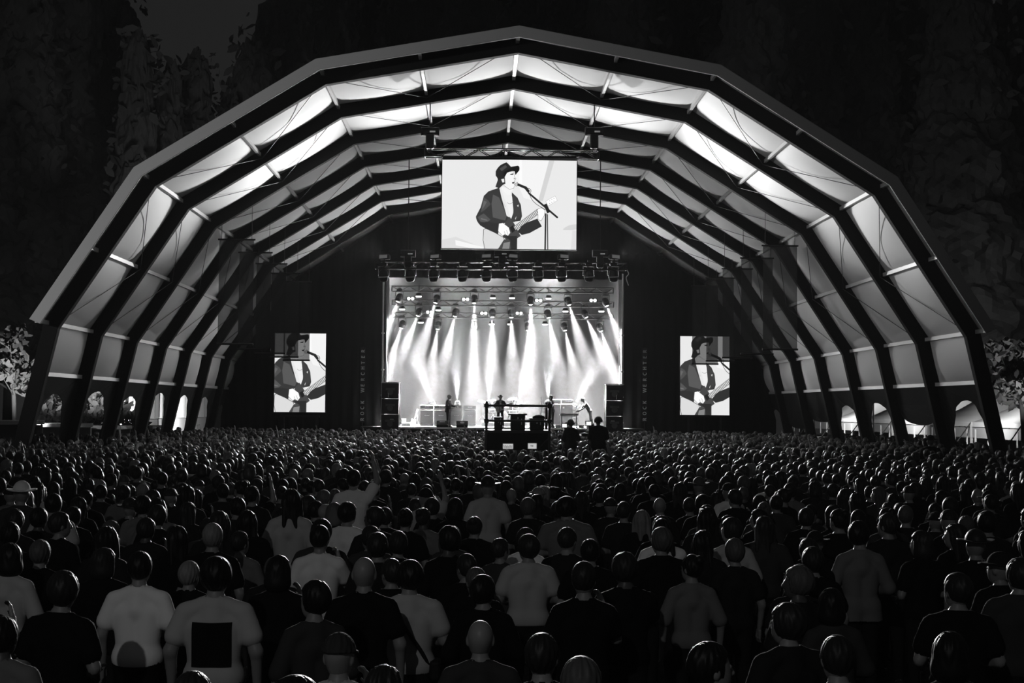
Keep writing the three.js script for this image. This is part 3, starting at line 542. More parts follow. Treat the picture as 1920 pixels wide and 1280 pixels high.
  out.hair = {
    short: () => cut((x, y, z) => Math.max(noFace(cap(0.012)(x, y, z), x, y, z), -0.075 - y), cH),
    thick: () => cut((x, y, z) => Math.max(noFace(cap(0.02)(x, y, z), x, y, z), -0.1 - y), cH),
    long: () => cut((x, y, z) => { const rip = 0.005 * Math.sin(Math.atan2(x, z + 0.04) * 16 + y * 9); let d = noFace(cap(0.015)(x, y, z), x, y, z); for (const [bx, w] of [[0, 0.062], [-0.058, 0.05], [0.058, 0.05]]) d = smin(d, boneD(bone([bx, 0.0, 0.055 - Math.abs(bx) * 0.5], [bx * 1.5, -0.235 + Math.abs(bx) * 0.4, 0.085 - Math.abs(bx) * 0.6], w, w * 0.62), x, y, z), 0.025); return Math.max(d + rip, -(z + 0.035) - 1.1 * Math.max(0, y - 0.04)); }, cH),
    bob: () => cut((x, y, z) => Math.max(noFace(smin(cap(0.02)(x, y, z), ell(x, y, z, [0, -0.06, 0.03], [0.105, 0.09, 0.1]), 0.03), x, y, z), -0.13 - y), cH),
    bun: () => cut((x, y, z) => smin(Math.max(noFace(cap(0.012)(x, y, z), x, y, z), -0.08 - y), ell(x, y, z, [0, 0.085, 0.105], [0.045, 0.045, 0.045]), 0.015), cH),
    cap: () => { const dome = cut((x, y, z) => Math.max(cap(0.018)(x, y, z), 0.03 - y), cH), brim = cut((x, y, z) => Math.max(Math.abs(y - 0.036 + 0.2 * Math.abs(x) * 0.5) - 0.008, Math.hypot(x / 0.085, (z + 0.08) / 0.105) * 0.085 - 0.085, z + 0.03), 0.01); return mergeGeometries([dome, brim]); },
    hat: () => { const crown = cut((x, y, z) => Math.max(ell(x, y, z, [0, 0.05, 0.012], [0.092, 0.105, 0.112]) , 0.04 - y), cH), br = cut((x, y, z) => Math.max(Math.abs(y - 0.045 - 0.6 * x * x) - 0.009, (Math.hypot(x / 0.16, (z - 0.01) / 0.18) - 1) * 0.16), 0.011); return mergeGeometries([crown, br]); },
  };
  out.toHead = toHead; out.P = P;
  return out;
}
const MAT = {
  skin: grey(0.22, { roughness: 0.45 }), skinDark: grey(0.07, { roughness: 0.42 }),
  hairDark: grey(0.006, { roughness: 0.5, specularIntensity: 0.45 }), hairMid: grey(0.017, { roughness: 0.5, specularIntensity: 0.45 }), hairFair: grey(0.07, { roughness: 0.55, specularIntensity: 0.45 }), hairGrey: grey(0.18, { roughness: 0.55, specularIntensity: 0.45 }),
  black: grey(0.006, { roughness: 0.85 }), dark: grey(0.014, { roughness: 0.85 }), slate: grey(0.035, { roughness: 0.85 }), midCloth: grey(0.13, { roughness: 0.85 }), paleCloth: grey(0.4, { roughness: 0.85 }), whiteCloth: grey(0.75, { roughness: 0.85 }),
  denim: grey(0.015, { roughness: 0.9 }), shoe: grey(0.02, { roughness: 0.6 }), strap: grey(0.005, { roughness: 0.7 }),
};
const ARMS = {
  down: [[[-0.27, 1.14, 0.04], [-0.27, 0.88, -0.04]], [[0.27, 1.14, 0.04], [0.27, 0.88, -0.04]]],
  front: [[[-0.27, 1.15, 0.02], [-0.13, 1.08, -0.22]], [[0.27, 1.15, 0.02], [0.13, 1.1, -0.22]]],
  phone: [[[-0.27, 1.14, 0.04], [-0.25, 0.9, -0.06]], [[0.25, 1.2, -0.12], [0.16, 1.42, -0.26]]],
  raised: [[[-0.26, 1.15, 0.02], [-0.24, 0.92, -0.1]], [[0.3, 1.62, -0.04], [0.24, 1.88, -0.08]]],
  clap: [[[-0.3, 1.5, -0.12], [-0.1, 1.72, -0.2]], [[0.3, 1.5, -0.12], [0.1, 1.72, -0.2]]],
  crossed: [[[-0.26, 1.13, 0.0], [0.06, 1.17, -0.17]], [[0.26, 1.13, 0.0], [-0.06, 1.13, -0.18]]],
};
const POSES = [{ arms: ARMS.down }, { arms: ARMS.front, headTurn: 0.35, bulk: 1.06 }, { arms: ARMS.crossed, headTurn: -0.25, hem: 0.86 }, { arms: ARMS.phone, headTurn: -0.15, headTilt: 0.1 }, { arms: ARMS.down, headTurn: 0.6, bulk: 0.94, shoulder: 0.165, sleeve: 0.9 }, { arms: ARMS.raised, headTilt: -0.1 }, { arms: ARMS.front, headTurn: -0.5, shoulder: 0.165, bulk: 0.93, hem: 0.84, sleeve: 2 }];
const cache = new Map();
function figureOf(i, fine) { const k = i + (fine ? 'f' : 'c'); if (!cache.has(k)) cache.set(k, figure(POSES[i], fine)); return cache.get(k); }
const hairCache = new Map();
function hairOf(i, fine, style) { const k = i + (fine ? 'f' : 'c') + style; if (!hairCache.has(k)) hairCache.set(k, figureOf(i, fine).hair[style]()); return hairCache.get(k); }
function person(fig, p, turn, scale, look, label, group, name = 'person') {
  const o = thing(name, label, 'person', p, turn, group); o.scale.set(...scale);
  part('body', fig.body, look.skin ?? MAT.skin, o); part('shirt', fig.shirt, look.shirt ?? MAT.black, o); part('trousers', fig.trousers, look.trousers ?? MAT.denim, o); part('shoes', fig.shoes, MAT.shoe, o);
  if (look.hairG) part(look.hairName ?? 'hair', look.hairG, look.hair ?? MAT.hairDark, o);
  return o;
}

// ---------- amplifiers, drums, keyboards on the stage ----------
const logo = canvasTexture(256, 64, (c) => { c.fillStyle = '#1c1c1c'; c.fillRect(0, 0, 256, 64); c.fillStyle = '#f4f4f4'; c.font = 'italic bold 50px serif'; c.textAlign = 'center'; c.fillText('Marshall', 128, 48); });
const logoM = new THREE.MeshStandardMaterial({ map: logo, roughness: 0.6 });
const PX = (px, py, z) => at(px, py, z);
const cabM = grey(0.05, { roughness: 0.7 }), grilleM = grey(0.13, { roughness: 0.9, bumpMap: grain, bumpScale: 0.002 });
[[800.5, 'at the guitar rack end of the row'], [827, 'behind the bass player'], [855.5, 'behind the wedge with the oval badge'], [881, 'next to the drum riser']].forEach(([px, w], i) => {
  const z = 79.2, p = PX(px, 780, z), W = [0.76, 0.76, 0.68, 0.74][i];
  const plinth = solid('amp_plinth', rbox(W, 0.1, 0.5, 0.01, [p.x, DECK + 0.05, p.z]), M.white, `low white plinth under the stacked amplifier ${w}`, 'plinth', 'white plinths under the amplifiers');
  const c = thing('speaker_cabinet', `square guitar speaker cabinet with white script badge, ${w}`, 'speaker', [p.x, DECK + 0.1, p.z], 0, 'guitar speaker cabinets');
  part('box', rbox(W, 0.84, 0.42, 0.02, [0, 0.42, 0]), cabM, c); part('grille', box(W - 0.08, 0.76, 0.02, [0, 0.42, 0.212]), grilleM, c); part('piping', [box(W - 0.06, 0.012, 0.012, [0, 0.81, 0.222]), box(W - 0.06, 0.012, 0.012, [0, 0.03, 0.222]), box(0.012, 0.78, 0.012, [-W / 2 + 0.03, 0.42, 0.222]), box(0.012, 0.78, 0.012, [W / 2 - 0.03, 0.42, 0.222])], M.white, c);
  part('badge', new THREE.PlaneGeometry(0.34, 0.085).translate(0, 0.52, 0.2235), logoM, c);
  const h = thing('guitar_amplifier', `amplifier head with pale panel and script badge, ${w}`, 'amplifier', [p.x, DECK + 0.945, p.z], 0, 'guitar amplifier heads');
  part('box', rbox(W, 0.27, 0.28, 0.02, [0, 0.138, 0]), cabM, h); part('panel', box(W - 0.06, 0.055, 0.015, [0, 0.045, 0.142]), M.white, h); part('badge', new THREE.PlaneGeometry(0.3, 0.075).translate(0, 0.17, 0.1425), logoM, h); part('handle', box(0.2, 0.025, 0.03, [0, 0.285, 0]), M.blackMetal, h);
});
[[1040, 'beside the long-haired guitarist'], [1062.5, 'behind the keyboard']].forEach(([px, w]) => {
  const z = 79.6, p = PX(px, 780, z), H = 1.34;
  const c = thing('tall_cabinet', `tall dark speaker cabinet ${w}`, 'speaker', [p.x, DECK, p.z], 0, 'tall speaker cabinets');
  part('box', rbox(0.68, H, 0.45, 0.02, [0, H / 2, 0]), cabM, c); part('grille', box(0.6, H - 0.1, 0.02, [0, H / 2, 0.228]), grilleM, c); part('badge', box(0.1, 0.1, 0.01, [-0.2, H - 0.2, 0.243]), M.white, c); part('foot_bar', box(0.66, 0.05, 0.06, [0, 0.03, 0.24]), M.pale, c);
  const h = thing('guitar_amplifier', `wide amplifier head with bright panel on the tall cabinet ${w}`, 'amplifier', [p.x, DECK + H + 0.005, p.z], 0, 'amplifier heads on the tall cabinets');
  part('box', rbox(0.66, 0.27, 0.3, 0.02, [0, 0.137, 0]), cabM, h); part('panel', box(0.62, 0.09, 0.012, [0, 0.19, 0.152]), M.white, h); part('lower_panel', box(0.62, 0.08, 0.012, [0, 0.06, 0.152]), M.pale, h);
});
[[829.5, 'with a pale name strip', 0], [866.5, 'with a white oval badge', 1]].forEach(([px, w, oval]) => {
  const p = PX(px, 800, 75.2), o = thing('monitor_wedge', `black floor monitor wedge ${w} at the stage edge`, 'monitor', [p.x, DECK, p.z], 0, 'monitor wedges at the stage edge');
  const s = new THREE.Shape(); s.moveTo(-0.25, 0); s.lineTo(0.2, 0); s.lineTo(0.24, 0.12); s.lineTo(-0.02, 0.34); s.lineTo(-0.25, 0.3);
  part('box', new THREE.ExtrudeGeometry(s, { depth: 0.62, bevelEnabled: true, bevelSize: 0.01, bevelThickness: 0.01, bevelSegments: 1 }).rotateY(-Math.PI / 2).translate(0.31, 0.012, 0), M.blackMetal, o);
  part('grille', box(0.56, 0.015, 0.3, [0, 0.25, 0.12], [0.7, 0, 0]), cabM, o);
  part('badge', oval ? new THREE.CylinderGeometry(0.12, 0.12, 0.012, 20).scale(1, 1, 0.55).rotateX(0.7).translate(0, 0.262, 0.13) : box(0.3, 0.01, 0.05, [0, 0.3, 0.085], [0.7, 0, 0]), M.white, o);
});
function micStand(px, topPx, z, label, boom = 0) {
  const p = PX(px, 800, z), h = PX(px, topPx, z).y - DECK, o = thing('microphone_stand', label, 'stand', [p.x, DECK, p.z]);
  part('base', cyl(0.13, 0.15, 0.03, 16, [0, 0.015, 0]), M.blackMetal, o); part('pole', bar(V(0, 0.02, 0), V(0, h, 0), 0.022, 6), M.blackMetal, o);
  const m = part('microphone', [bar(V(0, h - 0.01, 0), V(boom, h + 0.06, -0.12), 0.016, 8, 0.022), ball(0.032, 8, [boom, h + 0.075, -0.15])], M.darkMetal, o); part('clip', ball(0.03, 6, [0, h, 0]), M.blackMetal, m);
}
micStand(844, 751, 76.0, 'straight microphone stand in front of the bass player');
micStand(1014, 746, 76.2, 'straight microphone stand beside the long-haired guitarist');
micStand(936, 750, 75.6, 'microphone stand in front of the hatted singer', 0.03);
{ // drums on their riser
  const c = PX(942, 790, 80.3), rz = c.z, ry = DECK + 0.32;
  const r = thing('drum_riser', 'low drum riser with a pale rim behind the singer', 'riser', [c.x, DECK, rz]);
  part('deck', box(2.5, 0.06, 2.2, [0, 0.28, 0]), M.deck, r); part('rim', box(2.5, 0.08, 0.03, [0, 0.27, 1.115]), M.white, r); part('front_panel', box(2.4, 0.22, 0.02, [0, 0.11, 1.09]), M.mid, r);
  for (const x of [-1.2, 0, 1.2]) part('leg', box(0.07, 0.25, 0.07, [x, 0.125, 1.06]), M.pale, r);
  const shellM = grey(0.1, { roughness: 0.3 }), skinM = grey(0.6, { roughness: 0.6 });
  const drum = (name, label, x, y, z, rad, len, rot) => { const o = thing(name, label, 'drum', [c.x + x, y, rz + z], 0, 'drums on the riser'); o.rotation.x = rot; part('shell', cyl(rad, rad, len, 20), shellM, o); part('drumhead', [cyl(rad * 0.97, rad * 0.97, 0.01, 20, [0, len / 2 + 0.003, 0]), cyl(rad * 0.97, rad * 0.97, 0.01, 20, [0, -len / 2 - 0.003, 0])], skinM, o); part('hoop', [new THREE.TorusGeometry(rad * 1.01, 0.015, 6, 24).rotateX(Math.PI / 2).translate(0, len / 2, 0), new THREE.TorusGeometry(rad * 1.01, 0.015, 6, 24).rotateX(Math.PI / 2).translate(0, -len / 2, 0)], M.glint, o); for (const q of [0.5, 2.6, 4.7]) if (len > 0.3 && rot === 0) part('leg', bar(V(Math.cos(q) * rad, -0.05, Math.sin(q) * rad), V(Math.cos(q) * rad, -(y - ry), Math.sin(q) * rad), 0.012, 5), M.glint, o); return o; };
  drum('bass_drum', 'big bass drum facing out from the riser behind the singer', 0, ry + 0.29, 0.4, 0.28, 0.4, Math.PI / 2);
  drum('tom_drum', 'small rack tom over the bass drum, on the singer side', -0.2, ry + 0.74, 0.3, 0.15, 0.2, 0.25);
  drum('tom_drum', 'rack tom over the bass drum, on the cabinet side', 0.2, ry + 0.74, 0.3, 0.165, 0.22, 0.25);
  drum('floor_tom', 'deep floor tom on legs beside the bass drum', 0.62, ry + 0.4, 0.25, 0.2, 0.42, 0);
  drum('snare_drum', 'shallow snare drum behind the bass drum', -0.62, ry + 0.6, 0.0, 0.18, 0.15, 0.1);
  const cym = (px, py, tilt, rad, label) => { const p = PX(px, py, 80.2), o = thing('cymbal_stand', label, 'cymbal', [p.x, ry, p.z], 0, 'cymbals round the drum kit'), h = p.y - ry; part('pole', bar(V(0, 0.3, 0), V(0, h, 0), 0.014, 5), M.glint, o); for (const q of [0.3, 2.4, 4.5]) part('leg', bar(V(0, 0.35, 0), V(Math.cos(q) * 0.28, 0.01, Math.sin(q) * 0.28), 0.01, 5), M.glint, o); const d = part('cymbal', new THREE.LatheGeometry([[0.001, 0.03], [0.04, 0.025], [0.06, 0.01], [rad, -0.015], [rad, -0.02], [0.05, 0.0], [0.001, 0.015]].map(([x, y]) => new THREE.Vector2(x, y)), 24), M.alu, o); d.position.y = h; d.rotation.set(0.25, 0, tilt); };
  cym(904, 752, -0.2, 0.27, 'crash cymbal on the amplifier side of the drum kit'); cym(924, 750, 0.1, 0.17, 'small cymbal close beside the singer'); cym(961, 747, 0.15, 0.27, 'large cymbal on the cabinet side of the drum kit'); cym(973, 755, 0.35, 0.2, 'tilted small cymbal at the far side of the drum kit');
}
{ // keyboards
  const p = PX(1067, 779, 77.2), w = 35 / (F / 77.2);
  const s = thing('keyboard_stand', 'metal keyboard stand in front of the tall cabinets', 'stand', [p.x, DECK, p.z]);
  for (const x of [-w / 2 + 0.1, w / 2 - 0.1]) for (const z of [-0.18, 0.18]) part('leg', box(0.04, p.y - DECK, 0.04, [x, (p.y - DECK) / 2, z]), M.darkMetal, s);
  part('cross_bar', [box(w - 0.2, 0.04, 0.04, [0, 0.3, 0.18]), box(w - 0.2, 0.04, 0.04, [0, p.y - DECK - 0.04, 0.18])], M.darkMetal, s);
  const k = thing('stage_keyboard', 'long stage keyboard on a metal stand beside the keyboard player', 'keyboard', [p.x, p.y + 0.005, p.z]);
  part('body', rbox(w, 0.1, 0.42, 0.02, [0, 0.05, 0]), M.darkMetal, k); part('key_bed', box(w - 0.1, 0.02, 0.16, [0, 0.11, -0.1]), M.white, k); part('rear_panel', box(w - 0.2, 0.03, 0.012, [-0.05, 0.075, 0.212]), M.white, k);
  const o = thing('boom_microphone', 'microphone on a slanting boom behind the keyboard', 'stand', [p.x + 0.38, DECK, p.z - 0.4]); part('pole', bar(V(0, 0, 0), V(0, 1.0, 0), 0.015, 5), M.darkMetal, o); part('boom', bar(V(-0.05, 0.95, 0), V(0.25, 1.25, 0), 0.012, 5), M.alu, o); part('base', cyl(0.12, 0.13, 0.03, 12, [0, 0.015, 0]), M.darkMetal, o); part('microphone', ball(0.035, 8, [0.26, 1.26, 0]), M.alu, o);
  for (const [px, w2, n] of [[1034, 0.3, 'in front of the long-haired guitarist'], [1046, 0.32, 'in front of the tall cabinets'], [1062, 0.4, 'under the keyboard'], [1090, 0.3, 'beyond the keyboard stand']]) { const q = PX(px, 800, 76.9); solid('effects_case', [rbox(w2, 0.16, 0.3, 0.02, [q.x, DECK + 0.08, q.z])], M.pale, `pale flat case on the stage floor ${n}`, 'case', 'pale cases on the stage floor'); }
  for (const [px, py, w2, h2, n] of [[757, 786, 0.25, 0.1, 'small'], [762, 793, 0.5, 0.14, 'long low']]) { const q = PX(px, 798, 79 - (w2 < 0.3 ? 0 : 1)); solid('equipment_case', [rbox(w2, w2 < 0.3 ? 0.42 : 0.2, 0.4, 0.02, [q.x, DECK + (w2 < 0.3 ? 0.21 : 0.1), q.z])], M.mid, `${n} grey case on the floor beside the guitar rack`, 'case'); }
}
// guitars
function guitarParts(o, m) {                       // lies in the x-y plane, neck towards +x
  const s = new THREE.Shape(); s.moveTo(-0.22, 0); s.bezierCurveTo(-0.24, 0.17, -0.08, 0.19, -0.02, 0.11); s.bezierCurveTo(0.03, 0.1, 0.06, 0.16, 0.14, 0.13); s.bezierCurveTo(0.16, 0.09, 0.12, 0.06, 0.12, 0.03); s.lineTo(0.12, -0.03); s.bezierCurveTo(0.14, -0.06, 0.2, -0.1, 0.17, -0.13); s.bezierCurveTo(0.1, -0.13, 0.05, -0.1, -0.02, -0.12); s.bezierCurveTo(-0.09, -0.19, -0.24, -0.17, -0.22, 0);
  part('guitar_body', new THREE.ExtrudeGeometry(s, { depth: 0.045, bevelEnabled: true, bevelSize: 0.006, bevelThickness: 0.006, bevelSegments: 1 }), m, o);
  part('neck', box(0.52, 0.05, 0.025, [0.36, 0, 0.045]), cabM, o); part('headstock', box(0.17, 0.08, 0.02, [0.7, 0.005, 0.04]), M.white, o); part('pickups', [box(0.03, 0.08, 0.02, [0.06, 0, 0.055]), box(0.03, 0.08, 0.02, [-0.04, 0, 0.055])], M.glint, o);
}
{
  const p = PX(778, 800, 78), st = thing('guitar_rack', 'slanting guitar leaning on a rack beside the stacked amplifiers', 'guitar', [p.x - 0.1, DECK + 0.24, p.z]); guitarParts(st, M.mid); st.rotation.set(-0.15, 0.2, 1.25);
  const fr = thing('guitar_stand', 'thin metal stand holding the slanting guitar', 'stand', [p.x, DECK, p.z - 0.16]); for (const x of [-0.2, 0.2]) part('leg', bar(V(x, 0, 0.15), V(0.1, 0.7, -0.05), 0.015, 5), M.darkMetal, fr); part('back_leg', bar(V(0, 0, -0.3), V(0.1, 0.7, -0.05), 0.015, 5), M.darkMetal, fr);
}
// the band
{
  const singer = figure({ arms: [[[-0.33, 1.2, -0.12], [-0.47, 1.27, -0.3]], [[0.34, 1.17, 0.02], [0.14, 1.02, -0.2]]], sleeve: 2, hem: 0.84, stance: 0.16, mouth: 0.012, headTilt: -0.05 }, true);
  const p = PX(938, 800, 76.4), o = person(singer, [p.x, DECK, p.z], Math.PI, [1, 1.02, 1], { shirt: MAT.black, trousers: MAT.black, hairG: singer.hair.hat(), hairName: 'hat', hair: MAT.black }, 'singer in a dark hat and jacket playing guitar at stage centre');
  part('hair', singer.hair.thick(), MAT.hairDark, o);
  part('shirt_front', [new THREE.PlaneGeometry(0.11, 0.5).rotateY(Math.PI).translate(0, 1.2, -0.135)], MAT.whiteCloth, o);
  const g = thing('electric_guitar', 'electric guitar with pale headstock held by the hatted singer', 'guitar', [p.x - 0.04, DECK + 1.04, p.z + 0.21]); guitarParts(g, M.pale); g.rotation.z = 0.42; part('strap', tube([V(-0.2, 0.02, 0), V(-0.16, 0.3, -0.05), V(0.02, 0.42, -0.12), V(0.22, 0.28, -0.06), V(0.2, 0.04, 0)], 0.014, 16, 4), MAT.black, g);
}
{
  const bass = figure({ arms: [[[-0.3, 1.17, -0.05], [-0.28, 1.12, -0.3]], [[0.3, 1.17, 0.0], [0.18, 1.0, -0.2]]], sleeve: 2, hem: 0.8, bulk: 1.12, headTilt: 0.08, lean: 0.06 }, true);
  const p = PX(840, 800, 76.7); person(bass, [p.x, DECK, p.z], -Math.PI / 2 - 0.35, [1.02, 1.02, 1.02], { shirt: MAT.black, trousers: MAT.black, hairG: bass.hair.cap(), hairName: 'cap', hair: MAT.hairGrey }, 'bass player in a black coat and pale cap turned to his microphone');
}
{
  const gtr = figure({ arms: [[[-0.3, 1.2, -0.1], [-0.4, 1.2, -0.34]], [[0.3, 1.17, 0.04], [0.12, 1.02, -0.2]]], sleeve: 2, hem: 0.86, bulk: 0.92, lean: 0.12, stance: 0.13 }, true);
  const p = PX(1035.5, 801, 76.5), shirtM = grey(0.2, { roughness: 0.8, map: noiseTexture(64, 64, (u, v) => 0.35 + 0.6 * Math.max(0, noise.noise(u * 12, v * 14, 5)) * 2) });
  const o = person(gtr, [p.x, DECK, p.z], Math.PI / 2 + 0.25, [1, 1.02, 1], { shirt: shirtM, trousers: MAT.dark, hairG: gtr.hair.long(), hair: MAT.hairMid }, 'long-haired guitarist in a light patterned shirt beside the tall cabinets');
  const g = thing('electric_guitar', 'dark electric guitar held by the long-haired guitarist', 'guitar', [p.x - 0.2, DECK + 1.02, p.z + 0.08]); guitarParts(g, M.darkMetal); g.rotation.set(0, -1.2, 0.35);
}
{
  const key = figure({ arms: [[[-0.26, 1.12, -0.42], [-0.2, 0.98, -0.62]], [[0.26, 1.1, -0.45], [0.2, 0.98, -0.66]]], sleeve: 0.6, lean: 0.62, stance: 0.14, feet: [[-0.13, 0.1], [0.13, 0.28]], headTilt: 0.3 }, true);
  const p = PX(1106, 800, 77.2); person(key, [p.x, DECK, p.z], Math.PI / 2 + 0.1, [1, 0.98, 1], { shirt: MAT.dark, trousers: MAT.slate, hairG: key.hair.short(), hair: MAT.hairGrey }, 'keyboard player bending forward over the keys in a dark T-shirt');
}
// loudspeaker towers and poles at the corners of the stage
[[733, 718, 34, 'amplifier', 1], [1149, 722, 34, 'keyboard', -1]].forEach(([px, top, w, n, s]) => {
  const z = 74.95, p = PX(px, 805, z), H = PX(px, top, z).y, W = w / (F / z), o = thing('loudspeaker_tower', `tall black loudspeaker tower at the ${n} corner of the stage`, 'loudspeaker', [p.x, 0, p.z + 0.6], 0, 'loudspeaker towers at the stage corners');
  for (let k = 0; k < 5; k++) { const h = H / 5, c = part('speaker_box', rbox(W - 0.06, h - 0.02, 0.7, 0.02, [0, h * (k + 0.5), 0]), M.blackMetal, o); part('horn', [box(W * 0.5, 0.12, 0.02, [0, h * (k + 0.5) + 0.08, 0.355]), cyl(0.16, 0.16, 0.02, 16, [0, h * (k + 0.5) - 0.08, 0.355], [Math.PI / 2, 0, 0])], M.darkMetal, c); }
  part('edge_profile', [box(0.03, H, 0.05, [s * W / 2, H / 2, -0.33]), box(0.03, H, 0.05, [s * W / 2, H / 2, 0.33])], M.alu, o); part('top_plate', rbox(W, 0.05, 0.75, 0.015, [0, H + 0.03, 0]), M.alu, o); part('handle', [box(0.2, 0.03, 0.03, [s * 0.1, 2.3, 0.365]), box(0.03, 0.25, 0.03, [s * -0.1, 3.6, 0.365])], M.pale, o);
  const q = PX(px - s * 17.5, 805, 74.6), pole = thing('scaffold_pole', `bare scaffold pole catching light at the ${n} corner of the stage`, 'pole', [q.x, 0, q.z], 0, 'scaffold poles at the stage corners');
  part('tube', cyl(0.045, 0.045, 10.4, 10, [0, 5.2, 0]), M.alu, pole); for (const y of [2.2, 3.6, 5, 7]) part('coupler', [box(0.13, 0.09, 0.13, [0, y, 0]), box(0.06, 0.05, 0.2, [s * 0.06, y, 0])], M.alu, pole); part('base_plate', box(0.2, 0.02, 0.2, [0, 0.01, 0]), M.alu, pole);
});
// upright lettered banners on the black drape
{
  const t = canvasTexture(64, 960, (c) => { c.fillStyle = '#040404'; c.fillRect(0, 0, 64, 960); c.fillStyle = '#d8d8d8'; c.font = 'bold 66px sans-serif'; c.save(); c.translate(55, 945); c.rotate(-Math.PI / 2); const w = 'ROCK WERCHTER'; [...w].forEach((ch, i) => c.fillText(ch, i * 73, 0)); c.restore(); });
  for (const [px, n] of [[679, 'amplifier'], [1208.5, 'keyboard']]) {
    const lo = PX(px, 788, 76.6), o = thing('letter_banner', `narrow upright black banner with festival lettering on the ${n} side of the stage`, 'banner', [lo.x, lo.y - 0.1, lo.z], 0, 'lettered banners beside the stage');
    part('cloth', new THREE.PlaneGeometry(0.28, 4.2).translate(0, 2.1, 0), new THREE.MeshStandardMaterial({ map: t, roughness: 0.8 }), o); part('pole', bar(V(0, -(lo.y - 0.1), -0.04), V(0, 4.25, -0.04), 0.025, 6), M.blackMetal, o); part('foot', box(0.5, 0.04, 0.5, [0, -(lo.y - 0.1) + 0.02, -0.04]), M.blackMetal, o);
  }
}

